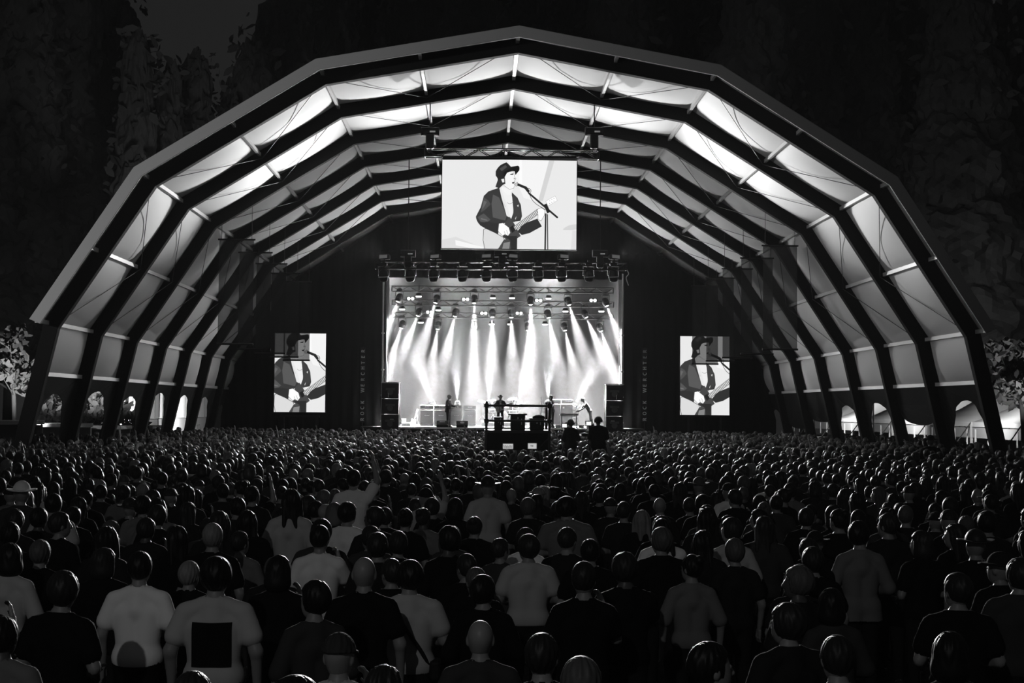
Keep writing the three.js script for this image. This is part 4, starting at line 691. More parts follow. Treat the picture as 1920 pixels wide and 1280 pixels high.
// ---------- mixing and camera platform in the crowd ----------
{
  const z = 40, s = F / z, l = at(912, 806, z), r = at(1030, 806, z), W = r.x - l.x, cx = (l.x + r.x) / 2, deckY = l.y, top = at(970, 756, z).y, mid = at(970, 789, z).y;
  const o = thing('scaffold_platform', 'black scaffold platform with handrails standing in the crowd before the stage', 'scaffold', [cx, 0, -z]);
  for (const x of [-W / 2, W / 2]) for (const q of [0, -1.8]) { part('post', cyl(0.04, 0.04, top + 0.05, 8, [x, (top + 0.05) / 2, q]), M.blackMetal, o); part('foot_plate', box(0.2, 0.02, 0.2, [x, 0.01, q]), M.blackMetal, o); }
  for (const y of [top - 0.07, mid]) { part('hand_rail', bar(V(-W / 2 - 0.08, y, 0), V(W / 2 + 0.08, y, 0), 0.035, 8), M.blackMetal, o); }
  for (const x of [-W / 2, W / 2]) for (const y of [top - 0.07, mid]) part('side_rail', bar(V(x, y, 0.05), V(x, y, -1.85), 0.035, 8), M.blackMetal, o);
  for (const [x, y] of [[-W / 2, top - 0.07], [W / 2, top - 0.07], [-W / 2, mid], [W / 2, mid]]) part('coupler', box(0.13, 0.13, 0.13, [x, y, 0.01]), M.blackMetal, o);
  part('deck', box(W + 0.1, 0.08, 1.9, [0, deckY - 0.04, -0.9]), M.blackMetal, o);
  part('front_cloth', [box(W, 0.5, 0.03, [0, deckY - 0.33, 0.0])], M.blackCloth, o);
  part('diagonal_brace', [bar(V(-W / 2, 0.2, 0), V(W / 2, deckY - 0.2, 0), 0.025, 6)], M.blackMetal, o);
  for (const [px0, px1, py0, w] of [[926.5, 942.5, 783.5, 'narrow black case beside the handrail post'], [957, 984.5, 777, 'wide black flight case with flared lid'], [993, 1019.5, 786, 'low black flight case under a bag']]) {
    const a = at(px0, py0, z + 0.6), b = at(px1, py0, z + 0.6), h = a.y - deckY, k = thing('flight_case', `${w} on the scaffold platform`, 'case', [(a.x + b.x) / 2, deckY, -z - 0.6], 0, 'cases on the scaffold platform');
    part('body', rbox(b.x - a.x, h, 0.5, 0.02, [0, h / 2, 0]), M.blackMetal, k); part('lid', rbox(b.x - a.x + (w.startsWith('wide') ? 0.12 : 0.02), 0.05, 0.54, 0.015, [0, h + 0.01, 0]), M.blackMetal, k); part('latch', [box(0.03, 0.06, 0.02, [0, h - 0.1, 0.255]), box(0.02, 0.18, 0.02, [(b.x - a.x) * 0.25, 0.25, 0.255])], M.pale, k);
  }
  const bagP = at(1010, 781, z + 0.55); solid('equipment_bag', [ball(0.16, 10, [bagP.x, bagP.y - 0.03, bagP.z], [1.2, 0.55, 0.9])], M.blackCloth, 'slumped black bag on top of the low flight case', 'bag');
  // lit control desks under and in front of the platform
  const t1 = canvasTexture(128, 64, (c) => { c.fillStyle = '#d8d8d8'; c.fillRect(0, 0, 128, 64); c.fillStyle = '#555'; for (let i = 0; i < 10; i++) c.fillRect(8 + i * 11.5, 14 + (i * 7) % 12, 6, 34); c.fillStyle = '#999'; c.fillRect(0, 54, 128, 6); });
  const t2 = canvasTexture(128, 64, (c) => { c.fillStyle = '#cfcfcf'; c.fillRect(0, 0, 128, 64); c.fillStyle = '#2a2a2a'; c.font = 'bold 30px sans-serif'; c.fillText('TW', 36, 42); });
  [[952.5, 836.5, 19, 9.5, t1, 'lit control screen with rows of bars on the desk behind the scaffold platform'], [998, 836, 16, 10, t2, 'lit control screen with two letters on the desk behind the scaffold platform'], [922, 849, 7, 8, t1, 'small lit control screen at the end of the desk behind the scaffold platform']].forEach(([px, py, w, h, t, label]) => {
    const zz = 38.6, p = at(px, py, zz), m = thing('control_screen', label, 'screen', p.toArray(), 0, 'lit screens on the control desk'), k = F / zz;
    part('housing', rbox(w / k + 0.03, h / k + 0.03, 0.05, 0.01, [0, 0, -0.03]), M.blackMetal, m); part('display', new THREE.PlaneGeometry(w / k, h / k), new THREE.MeshStandardMaterial({ color: 0x080808, emissive: 0xffffff, emissiveMap: t, emissiveIntensity: 0.8 }), m); part('stem', bar(V(0, -h / k / 2, -0.04), V(0, 1.0 - p.y, -0.04), 0.02, 6), M.blackMetal, m);
    addPoint(m, V(0, 0, 0.15), 0.25, 0.1);
  });
  const d = at(960, 860, 38.6); const desk = thing('control_desk', 'long black control desk in the crowd behind the scaffold platform', 'desk', [d.x, 0, d.z]); part('top', rbox(2.6, 0.1, 0.8, 0.02, [0, 0.95, 0]), M.blackMetal, desk); for (const x of [-1.2, 1.2]) part('leg', box(0.08, 0.9, 0.7, [x, 0.45, 0]), M.blackMetal, desk);
}
// two camera operators on a riser
[[1070.5, 787, 44, 'with round headphones', 0.25], [1122, 782, 41, 'taller, with broad shoulders', 0.1]].forEach(([px, py, z, w, turn], i) => {
  const p = at(px, py, z), H = 1.77, feet = p.y - H;
  const rz = thing('camera_riser', `small black riser under the camera operator ${w}`, 'riser', [p.x, 0, p.z]); part('deck', box(1.1, 0.08, 1.1, [0, feet - 0.04, 0]), M.blackMetal, rz); for (const x of [-0.5, 0.5]) for (const q of [-0.5, 0.5]) part('leg', box(0.06, feet - 0.08, 0.06, [x, (feet - 0.08) / 2, q]), M.blackMetal, rz);
  const f = figure({ arms: ARMS.front, headTurn: -0.2, sleeve: 2, bulk: i ? 1.15 : 1.0, shoulder: i ? 0.2 : 0.17, hem: 0.84 }, false);
  const o = person(f, [p.x, feet, p.z], turn, [1, 1.01, 1], { skin: MAT.skinDark, hairG: f.hair.short(), shirt: MAT.black, trousers: MAT.black }, `camera operator in black ${w}, filming the stage from a riser`);
  part('headphones', [new THREE.TorusGeometry(0.105, 0.015, 6, 16, Math.PI).translate(0, 1.66, -0.02), cyl(0.045, 0.045, 0.04, 12, [-0.105, 1.64, -0.02], [0, 0, Math.PI / 2]), cyl(0.045, 0.045, 0.04, 12, [0.105, 1.64, -0.02], [0, 0, Math.PI / 2])], M.blackMetal, o);
  const c = thing('video_camera', `black video camera with lit viewfinder in front of the operator ${w}`, 'camera', [p.x - (i ? 0.2 : 0.12), feet + 1.45, p.z - 0.34]);
  part('body', [rbox(0.16, 0.22, 0.5, 0.02, [0, 0, -0.1]), box(0.24, 0.1, 0.1, [-0.16, -0.22, 0.05])], M.blackMetal, c); part('lens', cyl(0.07, 0.09, 0.28, 12, [0, 0, -0.48], [Math.PI / 2, 0, 0]), M.blackMetal, c);
  const v = part('viewfinder', rbox(0.2, 0.17, 0.06, 0.01, [-0.08, 0.13, 0.17]), M.blackMetal, c); part('viewfinder_screen', new THREE.PlaneGeometry(0.15, 0.11).translate(-0.08, 0.13, 0.203), glowing(1.0), v);
  for (const q of [0.4, 2.5, 4.6]) part('tripod_leg', bar(V(0, -0.12, -0.1), V(Math.cos(q) * 0.35, -1.435, -0.1 + Math.sin(q) * 0.35), 0.02, 6), M.blackMetal, c);
});

// ---------- the crowd ----------
const placedPeople = [];
// sight lines that the photograph keeps open: [left, right, lowest pixel seen, distance]
const OPEN = [[190, 325, 1245, 10.8], [330, 480, 1250, 9.9], [700, 835, 1195, 10.7], [1240, 1345, 1180, 12.1], [655, 712, 1095, 10.3], [865, 920, 1100, 10.6], [330, 380, 1090, 11.6], [560, 625, 1050, 13.2], [530, 580, 990, 16], [640, 690, 930, 20], [885, 950, 950, 19.5], [1025, 1100, 990, 16.5], [1575, 1655, 1070, 13.5], [815, 940, 1290, 8.3], [985, 1050, 1290, 7.4], [1300, 1370, 1290, 6.9], [1520, 1620, 1290, 7.4], [1740, 1830, 1290, 7.6], [1215, 1265, 1030, 13.3], [15, 65, 950, 17.5], [55, 100, 1060, 12.4], [95, 1900, 1120, 6.4]];
const pixelOf = (x, y, z) => { const v = V(x, y, z).sub(SURVEY).applyQuaternion(HEADING.clone().invert()); return [960 + F * v.x / -v.z, 640 - F * v.y / -v.z]; };
const styleWord = { short: 'short', thick: 'thick', long: 'long straight', bob: 'bobbed', bun: 'pinned-up', cap: 'cap', hat: 'brimmed hat' };
// people one can tell apart in the photograph: head top pixel, distance
function special(px, topPx, z, o, label) {
  const p = at(px, topPx, z), fig = o.pose ? figure(o.pose, true) : figureOf(o.fig ?? 0, true), h = p.y, hg = o.hairStyle ? (o.pose ? fig.hair[o.hairStyle]() : hairOf(o.fig ?? 0, true, o.hairStyle)) : null;
  const k = h / 1.765, q = person(fig, [p.x, 0, p.z], o.turn ?? 0, [k * (o.wide ?? 1), k, k], { skin: o.skin, shirt: o.shirt, trousers: o.trousers, hairG: hg, hair: o.hair, hairName: o.hairName }, label, 'people standing in the crowd');
  placedPeople.push([p.x, p.z]);
  return q;
}
{
  special(262, 1034, 10.8, { fig: 0, hairStyle: 'short', shirt: MAT.whiteCloth, trousers: MAT.black }, 'person with short dark hair in a plain white T-shirt, arms hanging');
  const b = special(405, 1046, 9.9, { fig: 0, hairStyle: 'thick', shirt: MAT.paleCloth, trousers: MAT.black, wide: 1.08 }, 'person in a pale T-shirt with a big black square print on the back');
  { // print on the back, a patch that follows the cloth
    const probe = new THREE.Mesh(figureOf(0, true).shirt, new THREE.MeshBasicMaterial({ side: THREE.DoubleSide })), ray = new THREE.Raycaster(), g = new THREE.PlaneGeometry(0.25, 0.3, 12, 14).translate(0, 1.195, 0), q = g.attributes.position;
    for (let i = 0; i < q.count; i++) { ray.set(V(q.getX(i), q.getY(i), 0.5), V(0, 0, -1)); const hit = ray.intersectObject(probe)[0]; q.setZ(i, (hit ? hit.point.z : 0.1) + 0.005); }
    g.computeVertexNormals(); part('back_print', g, MAT.black, b);
  }
  const st = special(768, 1052, 10.7, { fig: 1, hairStyle: 'thick', shirt: MAT.paleCloth, trousers: MAT.dark, wide: 1.06 }, 'person in a pale T-shirt with a dark strap slung across the back');
  part('shoulder_strap', tube([V(-0.13, 1.47, 0.03), V(-0.1, 1.4, 0.125), V(-0.01, 1.25, 0.135), V(0.09, 1.1, 0.128), V(0.15, 0.98, 0.09)], 0.016, 20, 5), MAT.strap, st);
  part('shoulder_bag', rbox(0.09, 0.16, 0.2, 0.03, [0.2, 0.93, 0.02]), MAT.strap, st);
  special(901, 1160, 8.3, { fig: 0, skin: MAT.skin, shirt: MAT.slate }, 'bald person with bare shining crown in a dark grey shirt');
  special(1017, 1188, 7.4, { fig: 2, hairStyle: 'short', hair: MAT.hairMid, shirt: MAT.black }, 'person with cropped brown hair in black beside the bald one');
  special(1090, 1232, 6.3, { fig: 0, hairStyle: 'short', hair: MAT.hairFair, shirt: MAT.dark }, 'person with short fair hair, just in front of the cropped brown head');
  special(1297, 1040, 12.1, { fig: 4, hairStyle: 'bun', shirt: MAT.midCloth, hair: MAT.hairDark }, 'slim person with pinned-up dark hair in a light grey top');
  special(1335, 1205, 6.9, { pose: { arms: ARMS.down, headTurn: 1.25 * -1, bulk: 1 }, hairStyle: 'short', shirt: MAT.black }, 'pale-faced person with head turned in profile, in black');
  special(1571, 1192, 7.4, { fig: 0, hairStyle: 'short', hair: MAT.hairMid, shirt: MAT.midCloth, skin: MAT.skin }, 'person with short hair and a grey collared shirt');
  special(1785, 1188, 7.6, { fig: 6, hairStyle: 'bob', hair: MAT.hairDark, shirt: MAT.slate }, 'person with bobbed dark hair in a long-sleeved slate top');
  special(683, 1042, 10.3, { fig: 0, skin: MAT.skin, shirt: MAT.black }, 'bald person all in black with light round the edge of the scalp');
  special(892, 1064, 11.4, { fig: 1, hairStyle: 'short', hair: MAT.hairFair, shirt: MAT.black }, 'person with short fair hair in black, behind the shining bald crown');
  special(355, 1052, 11.6, { fig: 2, hairStyle: 'short', hair: MAT.hairGrey, shirt: MAT.black }, 'grey-haired person in black beside the square-print T-shirt');
  special(636, 1190, 7.6, { fig: 3, hairStyle: 'cap', hairName: 'cap', hair: MAT.slate, shirt: MAT.paleCloth }, 'person in a slate cap and pale shirt holding one hand up');
  special(360, 1262, 6.5, { fig: 0, hairStyle: 'cap', hairName: 'cap', hair: MAT.hairMid, shirt: MAT.black }, 'person in a brown cap, only the top of it showing above the frame');
  special(552, 1268, 5.6, { fig: 1, hairStyle: 'short', hair: MAT.hairDark, shirt: MAT.whiteCloth, wide: 1.15 }, 'broad person in a white shirt, low in front of the slate cap');
  special(722, 1250, 7.0, { fig: 6, hairStyle: 'long', hair: MAT.hairMid, shirt: MAT.black }, 'person with long brown hair in black, beside the broad white shirt');
  special(40, 905, 17.5, { fig: 1, hairStyle: 'hat', hairName: 'hat', hair: MAT.whiteCloth, shirt: MAT.slate }, 'person in a white brimmed hat and slate top near the tent leg');
  special(75, 1012, 12.4, { fig: 0, hairStyle: 'short', hair: MAT.hairFair, shirt: MAT.black }, 'fair-haired person in black near the pale jacket');
  special(16, 1020, 11.8, { fig: 4, hairStyle: 'bob', hair: MAT.hairDark, shirt: MAT.paleCloth }, 'person with bobbed dark hair in a pale jacket');
  special(600, 985, 13.2, { fig: 3, hairStyle: 'short', shirt: MAT.whiteCloth }, 'person in a white T-shirt with one forearm lifted, among dark shirts');
  special(545, 918, 16.0, { fig: 4, hairStyle: 'long', shirt: MAT.paleCloth, hair: MAT.hairDark }, 'slim person with long dark hair in a pale short-sleeved top');
  special(663, 880, 20, { fig: 5, hairStyle: 'short', shirt: MAT.whiteCloth }, 'person in a white T-shirt with one arm thrown up');
  special(915, 895, 19.5, { fig: 0, hairStyle: 'hat', hairName: 'hat', hair: MAT.hairMid, shirt: MAT.paleCloth }, 'person in a brown brimmed hat and pale T-shirt');
  special(1063, 932, 16.5, { fig: 2, hairStyle: 'thick', shirt: MAT.midCloth, wide: 1.2 }, 'broad person with thick dark hair in a light grey T-shirt');
  special(1612, 978, 13.5, { fig: 6, hairStyle: 'thick', shirt: MAT.midCloth, hair: MAT.hairDark }, 'person with thick dark hair in a light grey long-sleeved shirt');
  special(1240, 990, 13.3, { fig: 1, hairStyle: 'thick', hair: MAT.hairFair, shirt: MAT.black }, 'person with thick fair hair catching light, in black');
  special(1665, 962, 14.5, { fig: 4, hairStyle: 'short', skin: MAT.skin, hair: MAT.hairMid, shirt: MAT.dark }, 'person with short brown hair turning aside, in a dark top');
  special(1745, 817, 41.5, { fig: 0, hairStyle: 'hat', hairName: 'hat', hair: MAT.dark, shirt: MAT.black }, 'person in a dark brimmed hat against the white pavilions');
  special(100, 925, 16.4, { fig: 0, hairStyle: 'short', shirt: MAT.paleCloth }, 'person with short dark hair in a pale T-shirt behind the fair-haired one');
  special(268, 930, 17.2, { fig: 2, hairStyle: 'thick', shirt: MAT.midCloth }, 'person with thick dark hair and folded arms in a light grey T-shirt');
}
{
  const R = rngOf(77), spots = [];
  for (let z = 6.9; z < 72.5;) {
    const s = z < 30 ? lerp(0.82, 0.72, z / 30) : 0.66, x0 = -900 / F * z - 2.2, x1 = 1020 / F * z + 2.2;
    for (let x = x0 + R() * s; x < x1; x += s * (0.85 + 0.3 * R())) {
      const px = x + (R() - 0.5) * s * 0.5, pz = z + (R() - 0.5) * s * 0.6;
      if (z > 40 && Math.abs(px - AX) > 18.2) continue;
      if (z > 42 && Math.abs(Math.abs(px - AX) - 16.0) < 0.75) continue;
      if (Math.abs(px - 1.1) < 1.6 && z > 37.6 && z < 42.6) continue;
      if ((Math.abs(px - 2.9) < 0.8 && Math.abs(z - 44) < 0.9) || (Math.abs(px - 3.6) < 0.8 && Math.abs(z - 41) < 0.9)) continue;
      if (placedPeople.some(([a, b]) => Math.hypot(a - px, b + pz) < (z < 23 ? 0.56 : 0.4))) continue;
      if (z < 9.5 && R() < 0.5) continue;
      const [hx, hy] = pixelOf(px, 1.72, -pz), half = 0.2 * F / pz; if (OPEN.some(([a, b, low, dist]) => pz < dist - 0.2 && hx > a - half && hx < b + half && hy < low)) continue;
      spots.push([px, -pz]); placedPeople.push([px, -pz]); if (placedPeople.length > 260 + 90) placedPeople.splice(40, 1);
    }
    z += s * 0.95;
  }
  spots.sort((a, b) => b[1] - a[1]);
  const shirts = [['black', MAT.black, 46], ['charcoal', MAT.dark, 34], ['slate', MAT.slate, 10], ['grey', MAT.midCloth, 3], ['pale', MAT.paleCloth, 2], ['white', MAT.whiteCloth, 3]];
  const hairs = [['dark', MAT.hairDark, 11], ['brown', MAT.hairMid, 7], ['fair', MAT.hairFair, 1.2], ['grey', MAT.hairGrey, 0.5]];
  const styles = [['short', 8], ['thick', 5], ['long', 5], ['bob', 3], ['bun', 2], ['cap', 2], ['hat', 0.8], [null, 1]];
  const pick = (list, w) => { let t = R() * list.reduce((s, e) => s + e[w], 0); for (const e of list) { t -= e[w]; if (t <= 0) return e; } return list[0]; };
  const poseWord = ['arms down', 'hands in front', 'arms folded', 'one hand lifted', 'head turned aside', 'one arm raised', 'in long sleeves'];
  const poseW = [[0, 8], [1, 6], [2, 5], [3, 4], [4, 5], [5, 0.5], [6, 5]];
  const SINGLE = 268, far = [];
  let singles = 0;
  spots.forEach(([x, z]) => {
    const sh = pick(shirts, 2), ha = pick(hairs, 2), st = pick(styles, 1)[0], po0 = pick(poseW, 1)[0], po = po0 === 5 && z > -16 ? 0 : po0, turn = (R() - 0.5) * 0.9, k = 0.93 + 0.12 * R(), w = 0.95 + 0.1 * R();
    const aside = x < 900 / F * z - 0.45 || x > -1020 / F * z + 0.45;
    if (aside || singles >= SINGLE) { far.push([x, z, turn, k, w, sh[1].color, st === null ? MAT.skin.color : st === 'cap' || st === 'hat' ? MAT.slate.color : ha[1].color, po]); return; }
    singles++;
    const fine = z > -9.3, fig = figureOf(po, fine), hat = st === 'cap' || st === 'hat';
    const label = `person in a ${sh[0]} top with ${st === null ? 'a bald head' : hat ? `a ${ha[0]} ${styleWord[st]}` : `${styleWord[st]} ${ha[0]} hair`}, ${poseWord[po]}`;
    person(fig, [x, 0, z], turn, [k * w, k, k], { shirt: sh[1], hairG: st && hairOf(po, fine, st), hair: hat ? (ha[0] === 'dark' ? MAT.dark : ha[1]) : ha[1], hairName: hat ? st : 'hair', skin: R() < 0.15 ? MAT.skinDark : MAT.skin }, label, 'people standing in the crowd');
  });
  // everybody further off, past the three hundred that show largest
  const mass = thing('crowd', 'densely packed distant crowd reaching up to the stage edge', 'crowd'); mass.userData.kind = 'stuff';
  const plain = new THREE.MeshStandardMaterial({ roughness: 0.8, side: THREE.DoubleSide }), headHair = new THREE.MeshStandardMaterial({ roughness: 0.42, side: THREE.DoubleSide });
  for (const [po, style] of [[0, 'short'], [1, 'thick'], [4, 'long'], [2, 'short'], [6, 'bob'], [5, 'short']]) {
    const mine = far.filter((f, i) => (po === 5 ? i % 61 === 0 : i % 61 !== 0 && i % 5 === [0, 1, 4, 2, 6].indexOf(po))), f = figureOf(po, false);
    const put = (name, g, m, colorAt) => { const im = new THREE.InstancedMesh(g, m, mine.length); im.name = name; im.userData.kind = 'stuff'; const d = new THREE.Object3D(); mine.forEach(([x, z, turn, k, w, c1, c2], i) => { d.position.set(x, 0, z); d.rotation.y = turn; d.scale.set(k * w, k, k); d.updateMatrix(); im.setMatrixAt(i, d.matrix); if (colorAt) im.setColorAt(i, colorAt === 1 ? c1 : c2); }); mass.add(im); };
    put('crowd_body', f.body, MAT.skin); put('crowd_shirt', f.shirt, plain, 1); put('crowd_trousers', f.trousers, MAT.denim); put('crowd_hair', hairOf(po, false, style), headHair, 2);
  }
  console.log(singles, 'people', spots.length, 'single', Math.min(SINGLE, spots.length), 'last single z', spots[Math.min(SINGLE, spots.length) - 1]);
}

// ---------- outside the tent ----------
function leafGeometry(points, size, R) {
  const pos = [], nor = [], idx = [], a = V(), b = V(), n = V();
  for (const p of points) {
    n.set(R() - 0.5, R() - 0.5, R() - 0.5).normalize(); a.set(R() - 0.5, R() - 0.5, R() - 0.5).cross(n).normalize(); b.crossVectors(n, a);
    const s = size * (0.6 + 0.8 * R()), k = pos.length / 3;
    for (const [u, v, w] of [[-1, 0, 0], [-0.2, 0.5, 0.12], [-0.2, -0.5, 0.12], [0.5, 0.36, 0.1], [0.5, -0.36, 0.1], [1.1, 0, -0.05]]) { pos.push(p.x + (a.x * u + b.x * v + n.x * w) * s, p.y + (a.y * u + b.y * v + n.y * w) * s, p.z + (a.z * u + b.z * v + n.z * w) * s); nor.push(n.x, n.y, n.z); }
    idx.push(k, k + 2, k + 1, k + 1, k + 2, k + 3, k + 2, k + 4, k + 3, k + 3, k + 4, k + 5);
  }
  const g = new THREE.BufferGeometry(); g.setAttribute('position', new THREE.Float32BufferAttribute(pos, 3)); g.setAttribute('normal', new THREE.Float32BufferAttribute(nor, 3)); g.setIndex(idx); return g;
}
const leafM = grey(0.08, { roughness: 0.7, specularIntensity: 0.3 }), barkM = grey(0.06, { roughness: 0.95, bumpMap: grain, bumpScale: 0.02 });
function youngTree(px, py, z, h, rad, seed, label, n = 900) {
  const p = at(px, py, z), R = rngOf(seed), o = thing('young_tree', label, 'tree', [p.x, 0, p.z], 0, 'young trees beside the tent'), top = h, c0 = h - rad * 1.6, pts = [];
  const clumps = Array.from({ length: 11 }, () => { const t = R() * 6.283, q = Math.sqrt(R()); return V(Math.cos(t) * rad * q * 0.75, c0 + (R() - 0.35) * rad * 2.0, Math.sin(t) * rad * q * 0.75); });
  for (let i = 0; i < n; i++) { const c = clumps[Math.floor(R() * clumps.length)], d = V(R() - 0.5, (R() - 0.5) * 0.8, R() - 0.5).multiplyScalar(rad * 0.75); pts.push(c.clone().add(d)); }
  part('trunk', tube([V(0, 0, 0), V(0.06, c0 * 0.5, 0.03), V(-0.04, c0, 0), V(0, top * 0.92, 0)], 0.09, 12, 7), barkM, o);
  for (const c of clumps.slice(0, 7)) part('branch', bar(V(0, c0 * 0.75, 0), c, 0.035, 5, 0.015), barkM, o);
  tag(part('leaves', leafGeometry(pts, 0.2, R), leafM, o), null, null, null, 'stuff');
  return o;
}
function lampAt(p, aim, cd, half, label) {          // flood light on a short post
  const o = thing('flood_light', label, 'lamp', [p.x, 0, p.z], 0, 'flood lights outside the tent'), d = aim.clone().sub(p).normalize();
  part('post', cyl(0.04, 0.05, p.y, 8, [0, p.y / 2, 0]), M.darkMetal, o);
  const h = part('housing', rbox(0.3, 0.22, 0.14, 0.02), M.darkMetal, o); h.position.set(0, p.y, 0); h.quaternion.setFromUnitVectors(V(0, 0, 1), d);
  part('lamp_glass', new THREE.PlaneGeometry(0.26, 0.18).translate(0, 0, 0.073), LENS_SOFT, h);
  addSpot(o, V(0, p.y, 0).addScaledVector(d, 0.12), V(0, p.y, 0).addScaledVector(d, 4), cd, half, 0.6, 0.12);
  return o;
}
youngTree(24, 790, 58, 6.6, 1.35, 5, 'young tree with brightly lit leaves, outside the tent mouth', 420);
youngTree(98, 790, 62, 4.6, 1.3, 6, 'low young tree seen through the first arched opening', 300);
youngTree(178, 790, 66, 5.2, 1.5, 7, 'bushy lit young tree seen through the second arched opening', 480);
youngTree(238, 790, 70, 4.2, 1.2, 8, 'small dim young tree seen through the third arched opening', 260);
youngTree(1915, 790, 57, 6.4, 1.3, 9, 'young tree with lit leaves, outside the tent mouth on the pavilion side', 600);
for (const [px, z, cd, lab] of [[24, 58, 420, 'flood light aimed at the young tree outside the tent mouth'], [98, 62, 200, 'flood light aimed at the low young tree by the first opening'], [178, 66, 420, 'flood light aimed at the bushy young tree by the second opening'], [238, 70, 150, 'flood light aimed at the small young tree by the third opening']]) { const t = at(px, 790, z); lampAt(V(t.x + 1.9, 2.5, t.z + 3.8), V(t.x, 4.4, t.z), cd * 0.55, 0.48, lab); }
{ const t = at(1915, 790, 57); lampAt(V(t.x - 1.0, 2.5, t.z + 3.8), V(t.x, 4.8, t.z), 80, 0.55, 'flood light aimed at the young tree on the pavilion side'); }
// food stalls on the amplifier side
[[80, 55.5, 797, 3.0, 'dark stall with a white roof edge under the low young tree'], [112, 58, 804, 1.6, 'narrow stall with a white roof edge beside the first opening'], [172, 60.5, 801, 2.6, 'stall with a white roof edge under the bushy young tree'], [240, 71, 800, 2.6, 'grey stall with a white roof edge by the third opening'], [-4, 53, 792, 2.4, 'stall with a white roof edge outside the tent mouth']].forEach(([px, z, py, w, label]) => {
  const p = at(px, py, z), o = thing('food_stall', label, 'stall', [p.x, 0, p.z], 0, 'food stalls beside the tent'), h = p.y;
  part('roof', rbox(w, 0.16, 2.0, 0.03, [0, h, -0.9]), M.white, o); part('counter_front', box(w - 0.1, 1.15, 0.06, [0, 0.58, 0]), M.pale, o); part('counter_top', rbox(w, 0.06, 0.5, 0.02, [0, 1.18, -0.1]), M.white, o); part('rear_wall', box(w - 0.1, h - 0.1, 0.05, [0, h / 2 - 0.05, -1.8]), M.pale, o);
  for (const x of [-w / 2 + 0.08, w / 2 - 0.08]) for (const q of [-0.04, -1.75]) part('post', box(0.06, h - 0.08, 0.06, [x, (h - 0.08) / 2, q]), M.alu, o);
});
// white cabins further along
for (const [z, n] of [[80.5, 'closest to the food stalls'], [89, 'between two other cabins'], [98, 'furthest along the row']]) {
  const o = thing('white_cabin', `long white cabin seen through the side openings, ${n}`, 'cabin', [-21.2, 0, -z], 0, 'white cabins beside the tent');
  part('upper_wall', rbox(3, 1.85, 7.6, 0.05, [0, 3.05, 0]), M.white, o); part('lower_wall', rbox(2.9, 2.1, 7.5, 0.03, [0, 1.05, 0]), M.pale, o);
  for (let k = 0; k < 3; k++) part('wall_seam', box(0.03, 1.8, 0.06, [1.51, 3.05, -2.6 + k * 2.6]), M.mid, o);
}
lampAt(V(-17.9, 1.6, -74), V(-19.7, 3.2, -84), 420, 0.75, 'flood light aimed along the white cabins'); lampAt(V(-17.6, 1.6, -86), V(-19.7, 3.2, -95), 300, 0.75, 'flood light aimed at the far white cabins');
lampAt(V(-17.6, 2.6, -54.5), V(-20.5, 1.2, -63), 16, 0.8, 'flood light aimed at the food stalls');
// white pavilions on the keyboard side
{
  const o = thing('pavilion', 'white pyramid-roofed pavilion beside the big tent', 'pavilion', [27.2, 0, -63], 0, 'white pavilions beside the tent'), S = 3.1, E = 2.45;
  const roof = new THREE.CylinderGeometry(0.06, S * Math.SQRT2, 2.6, 4, 8, true).rotateY(Math.PI / 4), rp = roof.attributes.position;
  for (let i = 0; i < rp.count; i++) { const t = (rp.getY(i) + 1.3) / 2.6, k = 1 - 0.28 * Math.sin(Math.PI * t); rp.setX(i, rp.getX(i) * k); rp.setZ(i, rp.getZ(i) * k); } roof.computeVertexNormals();
  const clothM = grey(0.62, { roughness: 0.8, bumpMap: grain, bumpScale: 0.004 });
  part('roof', roof.translate(0, E + 1.3, 0), clothM, o); part('valance', [box(S * 2, 0.22, 0.02, [0, E - 0.1, S]), box(S * 2, 0.22, 0.02, [0, E - 0.1, -S]), box(0.02, 0.22, S * 2, [-S, E - 0.1, 0])], M.white, o);
  part('centre_pole', cyl(0.04, 0.04, E + 2.5, 8, [0, (E + 2.5) / 2, 0]), M.alu, o);
  for (const x of [-S, S]) for (const q of [-S, S]) part('post', cyl(0.05, 0.05, E, 8, [x, E / 2, q]), M.alu, o);
  part('wall_cloth', [box(0.02, 1.1, S * 2, [-S, 0.6, 0])], M.white, o); part('rear_wall', [box(0.02, E, S * 2, [S, E / 2, 0])], M.pale, o); part('window_band', [box(0.02, 0.5, S * 2, [-S, 1.95, 0])], M.pale, o);
  for (let k = 0; k < 4; k++) part('window_bar', box(0.05, 0.75, 0.14, [-S - 0.02, 1.75, -2.6 + k * 1.73]), M.white, o);
  part('guy_rope', bar(V(-S, E, S), V(-S - 2.2, 0, S + 1.2), 0.03, 5), M.cable, o);
  for (let k = 1; k < 7; k++) copyOf(o, [27.2, 0, -63 - k * 6.35]);
  for (const [x, z] of [[21.2, 61], [21.4, 73.5], [21.4, 86.5]]) lampAt(V(x, 4.0, -z), V(x + 4.5, 2.8, -z - 4), 110, 1.2, z < 70 ? 'flood light aimed at the first pavilion' : z < 80 ? 'flood light aimed at the middle pavilions' : 'flood light aimed at the far pavilions');
}
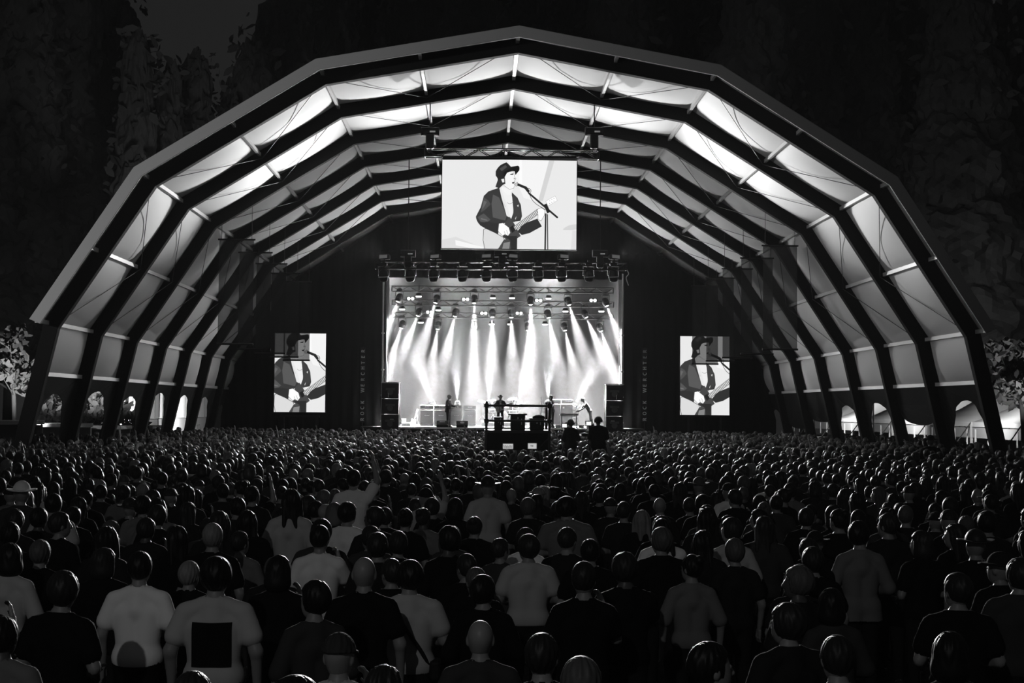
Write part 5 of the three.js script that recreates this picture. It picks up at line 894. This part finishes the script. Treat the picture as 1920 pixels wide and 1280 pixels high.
// tall black trees closing the field behind the tent; the night sky shows through one gap
{
  const R = rngOf(9);
  const bumpy = (rx, ry, rz, c, seed) => { const g = new THREE.IcosahedronGeometry(1, 11), p = g.attributes.position; for (let i = 0; i < p.count; i++) { const x = p.getX(i), y = p.getY(i), z = p.getZ(i), k = 1 + 0.2 * noise.noise(x * 2.2 + seed, y * 2.2, z * 2.2) + 0.12 * noise.noise(x * 6, y * 6 + seed, z * 6) + 0.06 * noise.noise(x * 15, y * 15, z * 15 + seed); p.setXYZ(i, c[0] + x * k * rx, c[1] + y * k * ry, c[2] + z * k * rz); } g.computeVertexNormals(); return g; };
  [[-70, -60], [40, -80], [140, -50], [205, -20], [262, 60], [318, 118], [372, 100], [425, 150], [478, 75], [530, -10], [610, -50], [700, -60], [790, -40], [880, -60], [975, -50], [1070, -70], [1165, -50], [1240, -20], [1285, 34], [1325, -30], [1410, -60], [1510, -50], [1610, -70], [1710, -60], [1810, -50], [1920, -70], [2010, -50]].forEach(([px, topPx], i) => {
    const z = 106 + (i % 4) * 12, p = at(px, topPx, z), H = p.y, w = (topPx > 0 ? 2.2 : 5.0) + R() * 0.8, o = thing('tall_tree', topPx > 0 ? 'lower dark tree top rising into the gap of paler night sky behind the tent' : 'tall black tree towering behind the tent against the night sky', 'tree', [p.x, 0, p.z], 0, 'tall trees behind the tent');
    part('trunk', cyl(0.35, 0.6, H * 0.6, 8, [0, H * 0.3, 0]), barkM, o);
    const blobs = []; for (let k = 0; k < 5; k++) { const y = H * (0.25 + 0.165 * k); blobs.push(bumpy(w * (1.15 - 0.16 * k), H * 0.13, w * (1.1 - 0.16 * k), [(R() - 0.5) * 0.8, Math.min(y, H - H * 0.13), (R() - 0.5)], i * 7 + k)); }
    const pts = []; for (let k = 0; k < 260; k++) { const t = R() * 6.283, y = H * (0.3 + 0.7 * R()), q = w * (1.25 - 0.9 * (y / H - 0.3)); pts.push(V(Math.cos(t) * q, y, Math.sin(t) * q)); }
    part('crown', [...blobs], leafM, o); tag(part('leaves', leafGeometry(pts, 0.5, R), leafM, o), null, null, null, 'stuff');
  });
}
// site flood light beyond the amplifier side, lighting the tent's front edge, and one behind the field
lampAt(V(-27, 8.5, -22), V(-9, 9.5, -43), 640, 0.45, 'tall site flood light beyond the amplifier side of the tent mouth');
lampAt(V(-5, 12, 9), V(-1.5, 1.2, -11), 110, 0.42, 'site flood light on a pole behind the crowd');
shade(scene);
renderer.render(scene, camera);
